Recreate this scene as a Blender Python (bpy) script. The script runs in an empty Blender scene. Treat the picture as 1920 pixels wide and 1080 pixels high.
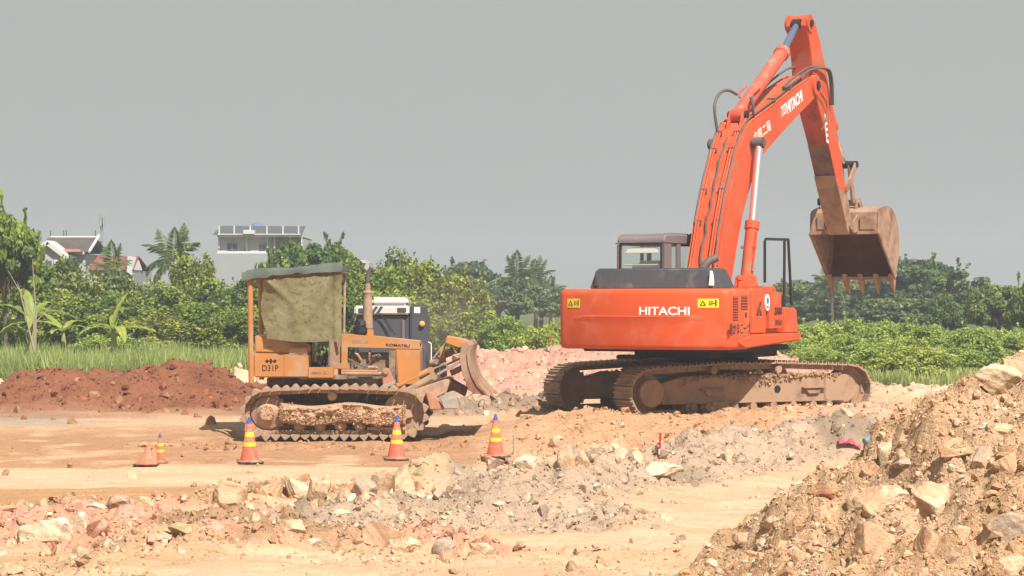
import bpy, bmesh, math, random
import numpy as np
from mathutils import Vector, Matrix
C = bpy.context.scene.collection
F = 4200.0          # focal length in photo pixels (photo 1920 wide)
CZ = 2.3            # eye height above the datum
HZ = 565.0          # pixel row of the horizon
# ------------------------------------------------------------------ camera, world, sun, exposure
cam_d = bpy.data.cameras.new("camera"); cam = bpy.data.objects.new("camera", cam_d); C.objects.link(cam)
cam.location = (0, 0, CZ); cam.rotation_euler = (math.radians(90), 0, 0)
cam_d.sensor_width = 36.0; cam_d.lens = 36.0 * F / 1920.0; cam_d.shift_y = (HZ - 540) / 1920.0
cam_d.clip_start = 0.1; cam_d.clip_end = 5000
bpy.context.scene.camera = cam
SUN = Vector((0.34, -0.66, 0.95)).normalized()
sd = bpy.data.lights.new("sun", 'SUN'); sd.energy = 5.0; sd.angle = math.radians(0.6); sd.color = (1.0, 0.925, 0.865)
so = bpy.data.objects.new("sun", sd); C.objects.link(so); so.rotation_euler = SUN.to_track_quat('Z', 'Y').to_euler()
W = bpy.data.worlds.new("World"); bpy.context.scene.world = W; W.use_nodes = True
nt = W.node_tree; nt.nodes.clear()
wo = nt.nodes.new('ShaderNodeOutputWorld'); bg = nt.nodes.new('ShaderNodeBackground'); sky = nt.nodes.new('ShaderNodeTexSky')
sky.sky_type = 'NISHITA'; sky.sun_disc = False; sky.sun_elevation = math.asin(SUN.z); sky.sun_rotation = math.atan2(SUN.x, SUN.y)
sky.dust_density = 6; sky.air_density = 1.2
wm = nt.nodes.new('ShaderNodeMix'); wm.data_type = 'RGBA'; wm.inputs[0].default_value = 0.97
wm.inputs[7].default_value = (2.68, 2.80, 2.69, 1)      # the milky overcast-haze layer of the sky
nt.links.new(sky.outputs[0], wm.inputs[6]); nt.links.new(wm.outputs[2], bg.inputs[0])
bg.inputs[1].default_value = 0.1; nt.links.new(bg.outputs[0], wo.inputs[0])
V = bpy.context.scene.view_settings; V.view_transform = 'Standard'; V.look = 'None'; V.gamma = 1; V.use_curve_mapping = False
V.exposure = 0.72
cy = bpy.context.scene.cycles; cy.max_bounces = 6; cy.diffuse_bounces = 3; cy.glossy_bounces = 2; cy.transmission_bounces = 4
cy.transparent_max_bounces = 12; cy.volume_bounces = 0; cy.use_denoising = True
random.seed(7); R = np.random.default_rng(7)

# ------------------------------------------------------------------ pixel helpers (photo pixels, 1920x1080)
def at(px, py, Y): return Vector(((px - 960) / F * Y, Y, CZ - (py - HZ) / F * Y))
def gat(px, py, z=-0.2):
    Y = (CZ - z) * F / (py - HZ); return ((px - 960) / F * Y, Y)

# ------------------------------------------------------------------ materials
def nn(t, typ, **k):
    n = t.nodes.new(typ)
    for a, b in k.items(): setattr(n, a, b)
    return n
def ramp(t, src, p0, p1, c0=(0, 0, 0, 1), c1=(1, 1, 1, 1)):
    r = nn(t, 'ShaderNodeValToRGB'); r.color_ramp.elements[0].position = p0; r.color_ramp.elements[1].position = p1
    r.color_ramp.elements[0].color = c0; r.color_ramp.elements[1].color = c1
    t.links.new(src, r.inputs[0]); return r.outputs[0]
def mixc(t, f, a, b, mode='MIX'):
    m = nn(t, 'ShaderNodeMix', data_type='RGBA', blend_type=mode)
    for i, v in ((0, f), (6, a), (7, b)):
        if hasattr(v, 'links'): t.links.new(v, m.inputs[i])
        elif i == 0: m.inputs[0].default_value = v
        else: m.inputs[i].default_value = (*v[:3], 1)
    return m.outputs[2]
def noise(t, vec, scale, detail=4, rough=.6, dist=0):
    n = nn(t, 'ShaderNodeTexNoise'); n.inputs['Scale'].default_value = scale; n.inputs['Detail'].default_value = detail
    n.inputs['Roughness'].default_value = rough; n.inputs['Distortion'].default_value = dist
    t.links.new(vec, n.inputs['Vector']); return n.outputs[0]
def new_mat(name):
    m = bpy.data.materials.new(name); m.use_nodes = True; t = m.node_tree
    b = t.nodes['Principled BSDF']; tc = nn(t, 'ShaderNodeTexCoord'); return m, t, b, tc
def bump(t, b, h, s, d):
    n = nn(t, 'ShaderNodeBump'); n.inputs['Strength'].default_value = s; n.inputs['Distance'].default_value = d
    t.links.new(h, n.inputs['Height']); t.links.new(n.outputs[0], b.inputs['Normal'])
def paint(name, col, dust=0.3, dcol=(.42, .29, .18), rough=.45, sc=2.2, metal=0, spec=.4, edge=.12, bmp=.002, top=.5):
    """painted steel: colour, large blotches of dry mud, fine speckle, dust settled on upward faces"""
    m, t, b, tc = new_mat(name); v = tc.outputs['Object']
    n1 = noise(t, v, sc, 6, .65, .4); n2 = noise(t, v, sc * 9, 4, .7); n3 = noise(t, v, sc * .35, 3, .5)
    base = mixc(t, ramp(t, n3, .35, .7), [c * .88 for c in col], [min(1, c * 1.08) for c in col])
    mk = ramp(t, n1, .62 - dust * .45, .78 - dust * .3)
    c1 = mixc(t, mk, base, dcol)
    mp = nn(t, 'ShaderNodeMapping'); mp.inputs['Scale'].default_value = (3.5, 3.5, .35); t.links.new(v, mp.inputs[0]); ns = noise(t, mp.outputs[0], 2.2, 5, .7)
    c1 = mixc(t, ramp(t, ns, .55, .75, (0, 0, 0, 1), (.35,) * 3 + (1,)), c1, [d * .75 for d in dcol])
    c2 = mixc(t, ramp(t, n2, .60, .72, (0, 0, 0, 1), (edge * 3,) * 3 + (1,)), c1, [d * .55 for d in dcol])
    if top > 0:
        g = nn(t, 'ShaderNodeNewGeometry'); s = nn(t, 'ShaderNodeSeparateXYZ'); t.links.new(g.outputs['Normal'], s.inputs[0])
        up = ramp(t, s.outputs[2], .5, .95, (0, 0, 0, 1), (top,) * 3 + (1,)); c2 = mixc(t, up, c2, dcol)
    t.links.new(c2, b.inputs['Base Color']); b.inputs['Metallic'].default_value = metal
    t.links.new(ramp(t, n1, .3, .7, (rough,) * 3 + (1,), (min(1, rough + .35),) * 3 + (1,)), b.inputs['Roughness'])
    b.inputs['Specular IOR Level'].default_value = spec
    bump(t, b, n2, .35, bmp); return m
def plain(name, col, rough=.6, metal=0, spec=.4, var=.12, sc=6, bmp=0):
    m, t, b, tc = new_mat(name); n = noise(t, tc.outputs['Object'], sc, 5, .6)
    t.links.new(mixc(t, n, [c * (1 - var) for c in col], [min(1, c * (1 + var)) for c in col]), b.inputs['Base Color'])
    b.inputs['Roughness'].default_value = rough; b.inputs['Metallic'].default_value = metal; b.inputs['Specular IOR Level'].default_value = spec
    if bmp: bump(t, b, n, .5, bmp)
    return m
def soil_mat(name, fs=6.0, bs=.6, bd=.05):
    m, t, b, tc = new_mat(name); v = tc.outputs['Object']
    a = nn(t, 'ShaderNodeAttribute'); a.attribute_name = 'soil'
    n1 = noise(t, v, 1.3, 6, .6); n2 = noise(t, v, fs * 2, 6, .75); n3 = noise(t, v, fs * 8, 3, .7)
    c = mixc(t, .85, a.outputs[0], mixc(t, n1, (.80, .74, .70), (1.15, 1.13, 1.08)), 'MULTIPLY')
    c = mixc(t, .8, c, mixc(t, ramp(t, n2, .3, .7), (.78, .76, .76), (1.14, 1.15, 1.16)), 'MULTIPLY')
    mp = nn(t, 'ShaderNodeMapping'); mp.inputs['Scale'].default_value = (.5, 3.2, 1); t.links.new(v, mp.inputs[0]); n4 = noise(t, mp.outputs[0], 2.4, 6, .7)
    c = mixc(t, .7, c, mixc(t, ramp(t, n4, .32, .68), (.84, .78, .72), (1.10, 1.12, 1.12)), 'MULTIPLY')
    vo = nn(t, 'ShaderNodeTexVoronoi'); vo.inputs['Scale'].default_value = fs * 3.2; t.links.new(v, vo.inputs['Vector'])
    c = mixc(t, .6, c, mixc(t, ramp(t, n3, .3, .7), (.75, .72, .7), (1.18, 1.2, 1.2)), 'MULTIPLY')
    t.links.new(c, b.inputs['Base Color']); b.inputs['Roughness'].default_value = .95; b.inputs['Specular IOR Level'].default_value = .1
    h = nn(t, 'ShaderNodeMath', operation='ADD'); t.links.new(n2, h.inputs[0]); h2 = nn(t, 'ShaderNodeMath', operation='SUBTRACT'); t.links.new(n3, h2.inputs[0]); t.links.new(vo.outputs['Distance'], h2.inputs[1]); t.links.new(h2.outputs[0], h.inputs[1])
    bump(t, b, h.outputs[0], bs, bd); return m

# ------------------------------------------------------------------ mesh builder
def crv(P, k=6):
    P = [Vector(p) for p in P]; out = []
    for i in range(len(P) - 1):
        p0, p1, p2, p3 = P[max(0, i - 1)], P[i], P[i + 1], P[min(len(P) - 1, i + 2)]
        for j in range(k): t = j / k; out.append(.5 * ((2 * p1) + (p2 - p0) * t + (2 * p0 - 5 * p1 + 4 * p2 - p3) * t * t + (3 * p1 - p0 - 3 * p2 + p3) * t ** 3))
    return out + [P[-1]]
class MB:
    def __init__(s, M=None): s.v = []; s.f = []; s.M = M or Matrix()
    def add(s, vs, fs):
        o = len(s.v); s.v += [s.M @ Vector(v) for v in vs]; s.f += [[i + o for i in f] for f in fs]; return s
    def box(s, x0, x1, y0, y1, z0, z1, T=None):
        vs = [Vector((x, y, z)) for z in (z0, z1) for y in (y0, y1) for x in (x0, x1)]
        if T is not None: vs = [T @ v for v in vs]
        return s.add(vs, [(0, 2, 3, 1), (4, 5, 7, 6), (0, 1, 5, 4), (2, 6, 7, 3), (0, 4, 6, 2), (1, 3, 7, 5)])
    def prism(s, pts, a0, a1, axis='x', pts1=None):
        """polygon extruded along an axis; pts are (y,z) for x, (x,z) for y, (x,y) for z"""
        pts1 = pts1 or pts; n = len(pts)
        def P(p, a): return {'x': (a, p[0], p[1]), 'y': (p[0], a, p[1]), 'z': (p[0], p[1], a)}[axis]
        vs = [P(p, a0) for p in pts] + [P(p, a1) for p in pts1]
        return s.add(vs, [list(range(n))[::-1], list(range(n, 2 * n))] + [(i, (i + 1) % n, n + (i + 1) % n, n + i) for i in range(n)])
    def tube(s, path, r, n=8, cap=True):
        path = [Vector(p) for p in path]; rs = r if isinstance(r, (list, tuple)) else [r] * len(path)
        rings = []; up = Vector((0.13, 0.21, 1)).normalized()
        for i, p in enumerate(path):
            d = (path[min(i + 1, len(path) - 1)] - path[max(i - 1, 0)]).normalized()
            a = d.cross(up)
            if a.length < .05: a = d.cross(Vector((1, 0, 0)))
            a.normalize(); b = d.cross(a).normalized(); up = -b if b.dot(up) < 0 else b
            a = d.cross(up).normalized(); b = up - d * up.dot(d); b.normalize()
            rings.append([p + (a * math.cos(2 * math.pi * k / n) + b * math.sin(2 * math.pi * k / n)) * rs[i] for k in range(n)])
        vs = [q for rg in rings for q in rg]; fs = []
        for i in range(len(path) - 1):
            for k in range(n): fs.append((i * n + k, i * n + (k + 1) % n, (i + 1) * n + (k + 1) % n, (i + 1) * n + k))
        if cap: fs += [list(range(n))[::-1], [(len(path) - 1) * n + k for k in range(n)]]
        return s.add(vs, fs)
    def lathe(s, prof, c=(0, 0, 0), axis='z', n=24):
        """prof (radius, height) revolved about an axis through c"""
        vs = []; c = Vector(c)
        for r, h in prof:
            for k in range(n):
                a = 2 * math.pi * k / n; u, w = r * math.cos(a), r * math.sin(a)
                vs.append(c + Vector({'z': (u, w, h), 'y': (u, h, w), 'x': (h, u, w)}[axis]))
        m = len(prof); fs = [(i * n + k, i * n + (k + 1) % n, (i + 1) * n + (k + 1) % n, (i + 1) * n + k) for i in range(m - 1) for k in range(n)]
        fs += [list(range(n))[::-1], [(m - 1) * n + k for k in range(n)]]
        return s.add(vs, fs)
    def build(s, name, mat, parent=None, bevel=0, seg=2, smooth=35, subs=0):
        me = bpy.data.meshes.new(name); me.from_pydata([tuple(v) for v in s.v], [], s.f)
        bm = bmesh.new(); bm.from_mesh(me)
        bmesh.ops.recalc_face_normals(bm, faces=bm.faces)
        if bevel:
            es = [e for e in bm.edges if len(e.link_faces) == 2 and e.calc_face_angle(0) > .6]
            bmesh.ops.bevel(bm, geom=es, offset=bevel, segments=seg, affect='EDGES', clamp_overlap=True)
        bm.to_mesh(me); bm.free()
        me.shade_smooth()
        if smooth < 180: me.set_sharp_from_angle(angle=math.radians(smooth))
        me.materials.append(mat); o = bpy.data.objects.new(name, me); C.objects.link(o)
        if parent: o.parent = parent
        return o
def empty(name, loc=(0, 0, 0), rz=0, parent=None):
    o = bpy.data.objects.new(name, None); C.objects.link(o); o.location = loc; o.rotation_euler = (0, 0, rz); o.empty_display_size = .3
    if parent: o.parent = parent
    return o
def tag(o, label=None, cat=None, group=None, kind=None):
    for k, v in (('label', label), ('category', cat), ('group', group), ('kind', kind)):
        if v: o[k] = v
    return o
def dup(o, parent=None, **k):
    c = o.copy(); C.objects.link(c); c.parent = parent
    for ch in list(o.children): dup(ch, c)
    return c
def np_mesh(name, v, f, mat, attrs=None, parent=None, smooth=False):
    """v (n,3), f (m,k) arrays -> object; attrs {name: (n,4) colours or (n,) floats}"""
    me = bpy.data.meshes.new(name); n, m, k = len(v), len(f), f.shape[1]
    me.vertices.add(n); me.vertices.foreach_set('co', np.ascontiguousarray(v, dtype=np.float32).ravel())
    me.loops.add(m * k); me.loops.foreach_set('vertex_index', np.ascontiguousarray(f, dtype=np.int32).ravel())
    me.polygons.add(m); me.polygons.foreach_set('loop_start', np.arange(0, m * k, k, dtype=np.int32))
    me.update(calc_edges=True); me.validate()
    for a, d in (attrs or {}).items():
        if d.ndim == 2:
            x = me.attributes.new(a, 'FLOAT_COLOR', 'POINT'); x.data.foreach_set('color', d.astype(np.float32).ravel())
        else:
            x = me.attributes.new(a, 'FLOAT', 'POINT'); x.data.foreach_set('value', d.astype(np.float32))
    me.shade_smooth() if smooth else me.shade_flat()
    me.materials.append(mat); o = bpy.data.objects.new(name, me); C.objects.link(o)
    if parent: o.parent = parent
    return o

# ------------------------------------------------------------------ numpy noise
def _tab(seed): return np.random.default_rng(seed).random((256, 256)).astype(np.float32)
_T = {}
def vn(x, y, seed=0):
    if seed not in _T: _T[seed] = _tab(seed)
    T = _T[seed]; xi = np.floor(x).astype(int); yi = np.floor(y).astype(int); fx = x - xi; fy = y - yi
    fx = fx * fx * (3 - 2 * fx); fy = fy * fy * (3 - 2 * fy); xi &= 255; yi &= 255; x1 = (xi + 1) & 255; y1 = (yi + 1) & 255
    return (T[xi, yi] * (1 - fx) + T[x1, yi] * fx) * (1 - fy) + (T[xi, y1] * (1 - fx) + T[x1, y1] * fx) * fy
def fbm(x, y, o=4, seed=0, g=.5):
    s = 0; a = 1; t = 0
    for i in range(o): s = s + a * (vn(x * 2 ** i + 17.3 * i, y * 2 ** i + 9.1 * i, seed + i) - .5); t += a; a *= g
    return s / t * 2
def worley(x, y, seed=0):
    """distance to the nearest feature point (0..~1) and a random value of that cell"""
    A, B, D = _T.setdefault(('a', seed), _tab(seed + 900)), _T.setdefault(('b', seed), _tab(seed + 901)), _T.setdefault(('c', seed), _tab(seed + 902))
    xi = np.floor(x).astype(int); yi = np.floor(y).astype(int); best = np.full(x.shape, 9.0); val = np.zeros(x.shape)
    for i in (-1, 0, 1):
        for j in (-1, 0, 1):
            cx = (xi + i) & 255; cyy = (yi + j) & 255
            d = (xi + i + A[cx, cyy] - x) ** 2 + (yi + j + B[cx, cyy] - y) ** 2
            k = d < best; best = np.where(k, d, best); val = np.where(k, D[cx, cyy], val)
    return np.sqrt(best), val
def lumps(x, y, s, seed=0):
    """clod-like relief: rounded cells of uneven height, in metres of about s"""
    wx = x + .35 * s * fbm(x / s, y / s, 2, seed + 50); wy = y + .35 * s * fbm(x / s + 9, y / s, 2, seed + 60)
    d, v = worley(wx / s, wy / s, seed); return np.maximum(0, 1 - d * 1.15) ** .6 * (.25 + .75 * v) * s
def sm(a, b, x):
    t = np.clip((x - a) / (b - a), 0, 1); return t * t * (3 - 2 * t)
# ================================================================== terrain
EXC = (3.74, 41.85); TH = math.radians(28); AL = math.radians(27)      # excavator: swing centre, track heading, house heading
EZ = 0.25
DOZ = (-3.0, 38.0, 0.0)
def segd(x, y, a, b):
    dx, dy = b[0] - a[0], b[1] - a[1]; t = np.clip(((x - a[0]) * dx + (y - a[1]) * dy) / (dx * dx + dy * dy), 0, 1)
    return np.hypot(x - a[0] - t * dx, y - a[1] - t * dy), t
def ridge(x, y, p0, p1, r, h):
    d, t = segd(x, y, gat(*p0), gat(*p1)); return h * (1 - sm(0, 1, d / r))
def hill(x, y, cx, cy_, rx, ry, h):
    return h * (1 - sm(0, 1, np.hypot((x - cx) / rx, (y - cy_) / ry)))
def ground_all(x, y):
    """height and soil colour of the site"""
    x = np.asarray(x, dtype=float); y = np.asarray(y, dtype=float)
    z = np.interp(y, [0, 32, 34, 37.5, 39.3, 44, 52, 70, 900], [-.2, -.2, -.15, 0, .08, .12, .15, .2, .2])
    wx = sm(-1.2, 1.4, x)
    z = z + wx * (np.interp(y, [0, 32.8, 36, 38.2, 38.8, 40.5, 60], [0, 0, .14, .30, .28, .15, .08]) + .035 * np.clip(x - 2.2, 0, 4) * sm(35, 38.5, y) * (1 - sm(41, 46, y)))
    wn = 1 + .35 * fbm(x * .8, y * .8, 3, 3)
    red = np.maximum.reduce([hill(x, y, -9.0, 46, 3.3, 4.0, .70), hill(x, y, -7.0, 46.3, 3.4, 4.2, .82), hill(x, y, -11.4, 45.6, 3.6, 4, .42), hill(x, y, -5.3, 46.5, 3.4, 3.6, .45)])
    redm = sm(.02, .22, red + .08 * fbm(x, y, 3, 5))
    d, t = segd(x, y, (-.2, 50.5), (4.3, 50.5)); pk = 1.02 * (1 - sm(0, 1, d / 5.2)) * (1 + .13 * fbm(x * .5, y * .5, 2, 8))
    pinkm = sm(.04, .25, pk)
    pale = hill(x, y, -7.2, 56, 2.0, 2.4, .5) + hill(x, y, -12.4, 52, 2.6, 2.0, .3) + hill(x, y, 8.6, 46.5, 2.6, 2.6, .16)
    dark = hill(x, y, -.9, 42.6, 1.7, 1.6, .32) + hill(x, y, .3, 42.8, 1.3, 1.5, .25)
    g = np.maximum.reduce([ridge(x, y, (720, 975), (1010, 985), 2.1, .30), ridge(x, y, (860, 920), (960, 905), 1.2, .25), ridge(x, y, (960, 950), (1340, 885), 1.7, .34),
                           ridge(x, y, (1300, 880), (1600, 872), 1.35, .52), ridge(x, y, (980, 905), (1300, 880), 1.0, .22)])
    rk = np.maximum.reduce([ridge(x, y, (400, 955), (560, 945), .75, .22), ridge(x, y, (540, 945), (790, 922), .7, .17), ridge(x, y, (930, 882), (1190, 868), .55, .14)])
    lf = np.maximum.reduce([ridge(x, y, (-120, 1002), (380, 1018), 1.5, .22), ridge(x, y, (300, 1035), (640, 1025), .9, .2), ridge(x, y, (120, 980), (420, 974), .8, .16),
                            ridge(x, y, (640, 1020), (900, 1035), .7, .16)])
    gm, rm, lm = sm(.03, .16, g), sm(.02, .12, rk), sm(.02, .12, lf)
    bermm = wx * sm(33.0, 34.6, y + .5 * fbm(x, y, 3, 31)) * (1 - sm(41, 45, y))
    z = z + (g + rk + lf) * wn + red * (1 + .12 * fbm(x * 1.2, y * 1.2, 3, 6)) + pk + pale + dark
    fr = np.maximum.reduce([sm(35.6, 36.2, y) * (1 - sm(37.0, 37.6, y)) * (1 - sm(-1, 0, x)) * sm(-6.5, -4.5, x)])   # crumbs pushed up along the dozer track
    rough = .10 + gm * 1.0 + rm * .9 + lm * .9 + redm * .9 + pinkm * .8 + sm(.03, .15, dark) * 1.1 + sm(.03, .15, pale) * .8 + bermm * .5 + fr * .5
    rough = rough + (.35 + .45 * (1 - sm(-1.2, .2, x))) * (1 - sm(20.5, 24.5, y)) * sm(-.25, .3, fbm(x * .7, y * 1.1, 3, 71))
    rough = np.clip(rough, 0, 1.15) * (1 - sm(58, 66, y))
    z = z + rough * (.24 * fbm(x * 1.3, y * 1.3, 4, 11) + .40 * lumps(x, y, .34, 1) + .45 * lumps(x, y, .15, 2) + .5 * lumps(x, y, .07, 3) + .7 * lumps(x + 2, y, .04, 4) - .10)
    z = z + .012 * fbm(x * .9, y * 2.5, 4, 13) + .05 * fbm(x * .25, y * .25, 2, 14)
    # shallow wheel ruts along the tracks
    flat = 1 - np.clip(rough * 1.4, 0, 1)
    z = z + flat * .012 * np.sin(y * 9 + 2.2 * fbm(x * .25, y * .6, 2, 15) * 4) * sm(0, .2, fbm(x * .15, y * .5, 2, 16) + .1)
    # pads the machines stand on
    lx = (x - EXC[0]) * math.cos(TH) + (y - EXC[1]) * math.sin(TH); ly = -(x - EXC[0]) * math.sin(TH) + (y - EXC[1]) * math.cos(TH)
    m = (1 - sm(2.75, 3.05, np.abs(lx))) * (1 - sm(1.66, 1.95, np.abs(ly))); z = z * (1 - m) + (EZ - .02) * m
    m = (1 - sm(1.65, 2.0, np.abs(x - DOZ[0]))) * (1 - sm(1.05, 1.4, np.abs(y - DOZ[1]))); z = z * (1 - m) + (DOZ[2] - .02) * m
    # ---------------- soil colours (what the soils are, wherever the light falls)
    px = 960 + x / y * F; py = HZ + (CZ + .15) / y * F
    n1 = fbm(x * .5, y * 1.4, 4, 21); n2 = fbm(x * 1.5, y * 2.2, 4, 22)
    def mixin(c, col, m): return c + (np.array(col) - c) * np.clip(m, 0, 1)[..., None]
    c = np.empty(x.shape + (3,)); c[:] = (.555, .385, .25)                                   # pale packed tan
    c = mixin(c, (.61, .445, .30), sm(0, .4, n1 + .1))
    c = mixin(c, (.40, .235, .135), sm(32.9, 33.5, y + .35 * n1) * (1 - sm(37.5, 41, y)) * (1 - wx) * sm(-.45, .35, n2 + .3))   # damp orange-brown behind the cones
    c = mixin(c, (.44, .27, .14), sm(26.6, 27.1, y + .3 * n1) * (1 - sm(29.7, 30.1, y + .3 * n1)) * (1 - sm(-4.2, -2.6, x)))    # brown strip before the pale road
    c = mixin(c, (.60, .43, .285), sm(29.8, 30.2, y + .25 * n1) * (1 - sm(32.9, 33.4, y + .3 * n1)) * (1 - sm(.1, 1.2, x)))    # cream road
    c = mixin(c, (.34, .30, .25), .8 * sm(39.5, 40.5, y) * (1 - sm(42.2, 43, y)) * (1 - sm(-8.6, -7.2, x + n1)))              # grey silt at left
    c = mixin(c, (.49, .305, .18), bermm)
    c = mixin(c, (.54, .355, .25), bermm * sm(4.0, 6.0, x + n1))
    c = mixin(c, (.215, .070, .031), redm * sm(-.9, 0, n1 + .6))
    c = mixin(c, (.24, .11, .065), sm(41, 43.5, y + n1) * (1 - sm(48, 50, y)) * (1 - sm(-3.6, -2.4, x)) * .8)
    c = mixin(c, (.15, .055, .032), redm * sm(.05, .5, fbm(x * .5, y * .5, 3, 41)) * .7)
    c = mixin(c, (.52, .30, .235), pinkm); c = mixin(c, (.60, .41, .31), pinkm * sm(0, .5, n2))
    c = mixin(c, (.62, .45, .32), sm(.03, .15, pale))
    c = mixin(c, (.26, .205, .16), sm(.02, .1, dark) * .9)
    c = mixin(c, (.42, .325, .24), gm); c = mixin(c, (.30, .235, .175), gm * sm(.0, .35, fbm(x * .8, y * .8, 3, 44)))
    c = mixin(c, (.50, .36, .22), rm); c = mixin(c, (.40, .21, .12), rm * sm(.05, .4, n2) * .7)
    c = mixin(c, (.52, .30, .20), lm); c = mixin(c, (.55, .31, .25), lm * sm(-.1, .4, fbm(x * .9 + 5, y, 3, 46)) * .8); c = mixin(c, (.33, .22, .12), lm * sm(.05, .4, n2) * .8)
    for p0, p1, rr_, cc in (((390, 1015), (600, 1022), .75, (.30, .205, .115)), ((660, 1010), (800, 1020), .6, (.34, .22, .12)), ((-60, 1050), (330, 1045), .9, (.45, .315, .19)), ((200, 950), (380, 958), .5, (.44, .30, .17))):
        d_, _t = segd(x, y, gat(*p0), gat(*p1)); c = mixin(c, cc, .85 * (1 - sm(.35, 1, d_ / rr_ + .5 * n2)))
    c = mixin(c, (.47, .33, .20), .6 * (1 - sm(19.5, 23.5, y)) * sm(-.1, .4, fbm(x * .7, y * 1.1, 3, 71)))
    gr = sm(51, 54, y + .8 * n1) * (1 - sm(-7.2, -4.8, x)) + sm(58, 62, y) + sm(49, 52.5, y + n1) * sm(7.0, 8.6, x)
    c = mixin(c, (.10, .12, .035), gr * (1 - sm(.05, .2, pale)))
    return z, c, rough
# one sheet from the camera's feet to the horizon
ys = np.concatenate([[.5, 3, 6, 9, 12, 14, 15.5], np.exp(np.arange(math.log(16.5), math.log(62), .0022)), np.exp(np.linspace(math.log(62.3), math.log(700), 60))])
us = np.concatenate([[-3, -1.6, -.9, -.6, -.45, -.37], np.linspace(-.31, .31, 640), [.37, .45, .6, .9, 1.6, 3]])
U, Y = np.meshgrid(us, ys); X = U * Y
Zg, Cg, Rg = ground_all(X, Y)
def grid_faces(r, c):
    i = np.arange(r * c).reshape(r, c); return np.stack([i[:-1, :-1], i[:-1, 1:], i[1:, 1:], i[1:, :-1]], -1).reshape(-1, 4)
def rgba(c): return np.concatenate([c.reshape(-1, 3), np.ones((c.size // 3, 1))], 1)
M_soil = soil_mat("soil_material", 7, .6, .022)
g_ob = np_mesh("ground", np.stack([X, Y, Zg], -1).reshape(-1, 3), grid_faces(*X.shape), M_soil, {'soil': rgba(Cg)}, smooth=True)
tag(g_ob, kind='structure')
def hz_ground(x, y): return ground_all(x, y)[0]
# the heap in the right foreground
HC = (6.0, 19.6)
def heap_all(x, y):
    r = np.hypot(x - HC[0], y - HC[1]); w = fbm(x * .6, y * .6, 3, 81)
    h = 2.52 * (1 - (np.clip(r + .25 * w, 0, 9) / 4.42) ** 1.14); on = sm(-.12, .25, h)
    h = np.where(h < 0, h, h + .35 * np.minimum(h, 1) * (w))
    h = h + on * (.34 * fbm(x * 1.6, y * 1.6, 4, 82) + .42 * lumps(x, y, .55, 83) + .55 * lumps(x + 3, y, .24, 84) + .6 * lumps(x, y + 5, .11, 85) + .6 * lumps(x, y, .055, 86) - .14)
    n = fbm(x * .9, y * .9, 3, 87); n2 = fbm(x * 3, y * 3, 3, 88)
    c = np.empty(x.shape + (3,)); c[:] = (.58, .395, .24)
    k = lambda c, col, m: c + (np.array(col) - c) * np.clip(m, 0, 1)[..., None]
    c = k(c, (.60, .43, .285), sm(-.05, .35, n)); c = k(c, (.38, .24, .13), sm(.08, .4, n2) * .7); c = k(c, (.48, .335, .21), sm(.1, .5, -n) * .7)
    return -.2 + h, c, on
hx = np.arange(.7, 8.6, .021); hy = np.arange(13.6, 24.4, .028)
HX, HY = np.meshgrid(hx, hy); HZc, HCc, HO = heap_all(HX, HY)
HZc = np.maximum(HZc, -1.0)
heap = np_mesh("dirt_heap", np.stack([HX, HY, HZc], -1).reshape(-1, 3), grid_faces(*HX.shape), soil_mat("heap_soil_material", 9, .8, .025), {'soil': rgba(HCc)}, smooth=True)
tag(heap, kind='structure')
def hz_any(x, y): return np.maximum(ground_all(x, y)[0], heap_all(x, y)[0])
def hit(px, py, hf=None, y0=14, y1=60):
    """where the line of sight through a photo pixel meets the ground"""
    yy = np.arange(y0, y1, .03); xx = (px - 960) / F * yy; zz = CZ - (py - HZ) / F * yy
    k = np.argmax(zz <= (hf or hz_any)(xx, yy))
    return Vector((xx[k], yy[k], zz[k]))

# ------------------------------------------------------------------ stones
def hull_rock(seed, n=12):
    r = random.Random(seed); bm = bmesh.new()
    for _ in range(n):
        v = Vector((r.gauss(0, 1), r.gauss(0, 1), r.gauss(0, 1))).normalized() * r.uniform(.42, .56); bm.verts.new((v.x, v.y * .8, v.z * .66))
    g = bmesh.ops.convex_hull(bm, input=bm.verts)
    for v in [v for v in bm.verts if not v.link_faces]: bm.verts.remove(v)
    bmesh.ops.triangulate(bm, faces=bm.faces); bm.verts.index_update()
    v = np.array([v.co[:] for v in bm.verts]); f = np.array([[w.index for w in q.verts] for q in bm.faces]); bm.free(); return v, f
HULLS = [hull_rock(100 + i) for i in range(14)]
def rots(n):
    q = R.normal(size=(n, 4)); q /= np.linalg.norm(q, axis=1)[:, None]; w, x, y, z = q.T
    return np.stack([1 - 2 * (y * y + z * z), 2 * (x * y - z * w), 2 * (x * z + y * w), 2 * (x * y + z * w), 1 - 2 * (x * x + z * z), 2 * (y * z - x * w),
                     2 * (x * z - y * w), 2 * (y * z + x * w), 1 - 2 * (x * x + y * y)], -1).reshape(n, 3, 3)
M_stone = soil_mat("stone_material", 12, .5, .01)
def rubble(name, x, y, z, s, col, label=None):
    vs, fs, cs, o = [], [], [], 0; n = len(x); k = R.integers(0, len(HULLS), n)
    for h, (hv, hf) in enumerate(HULLS):
        i = np.where(k == h)[0]
        if not len(i): continue
        sc = s[i, None] * R.uniform(.75, 1.25, (len(i), 3)); v = np.einsum('nij,nkj->nki', rots(len(i)), hv[None] * sc[:, None, :])
        v += np.stack([x[i], y[i], z[i]], -1)[:, None, :]; vs.append(v.reshape(-1, 3))
        fs.append((hf[None] + o + (np.arange(len(i)) * len(hv))[:, None, None]).reshape(-1, 3)); o += len(i) * len(hv)
        cs.append(np.repeat(col[i], len(hv), 0))
    ob = np_mesh(name, np.concatenate(vs), np.concatenate(fs), M_stone, {'soil': rgba(np.concatenate(cs))})
    return tag(ob, label, None, None, 'stuff')
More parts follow.
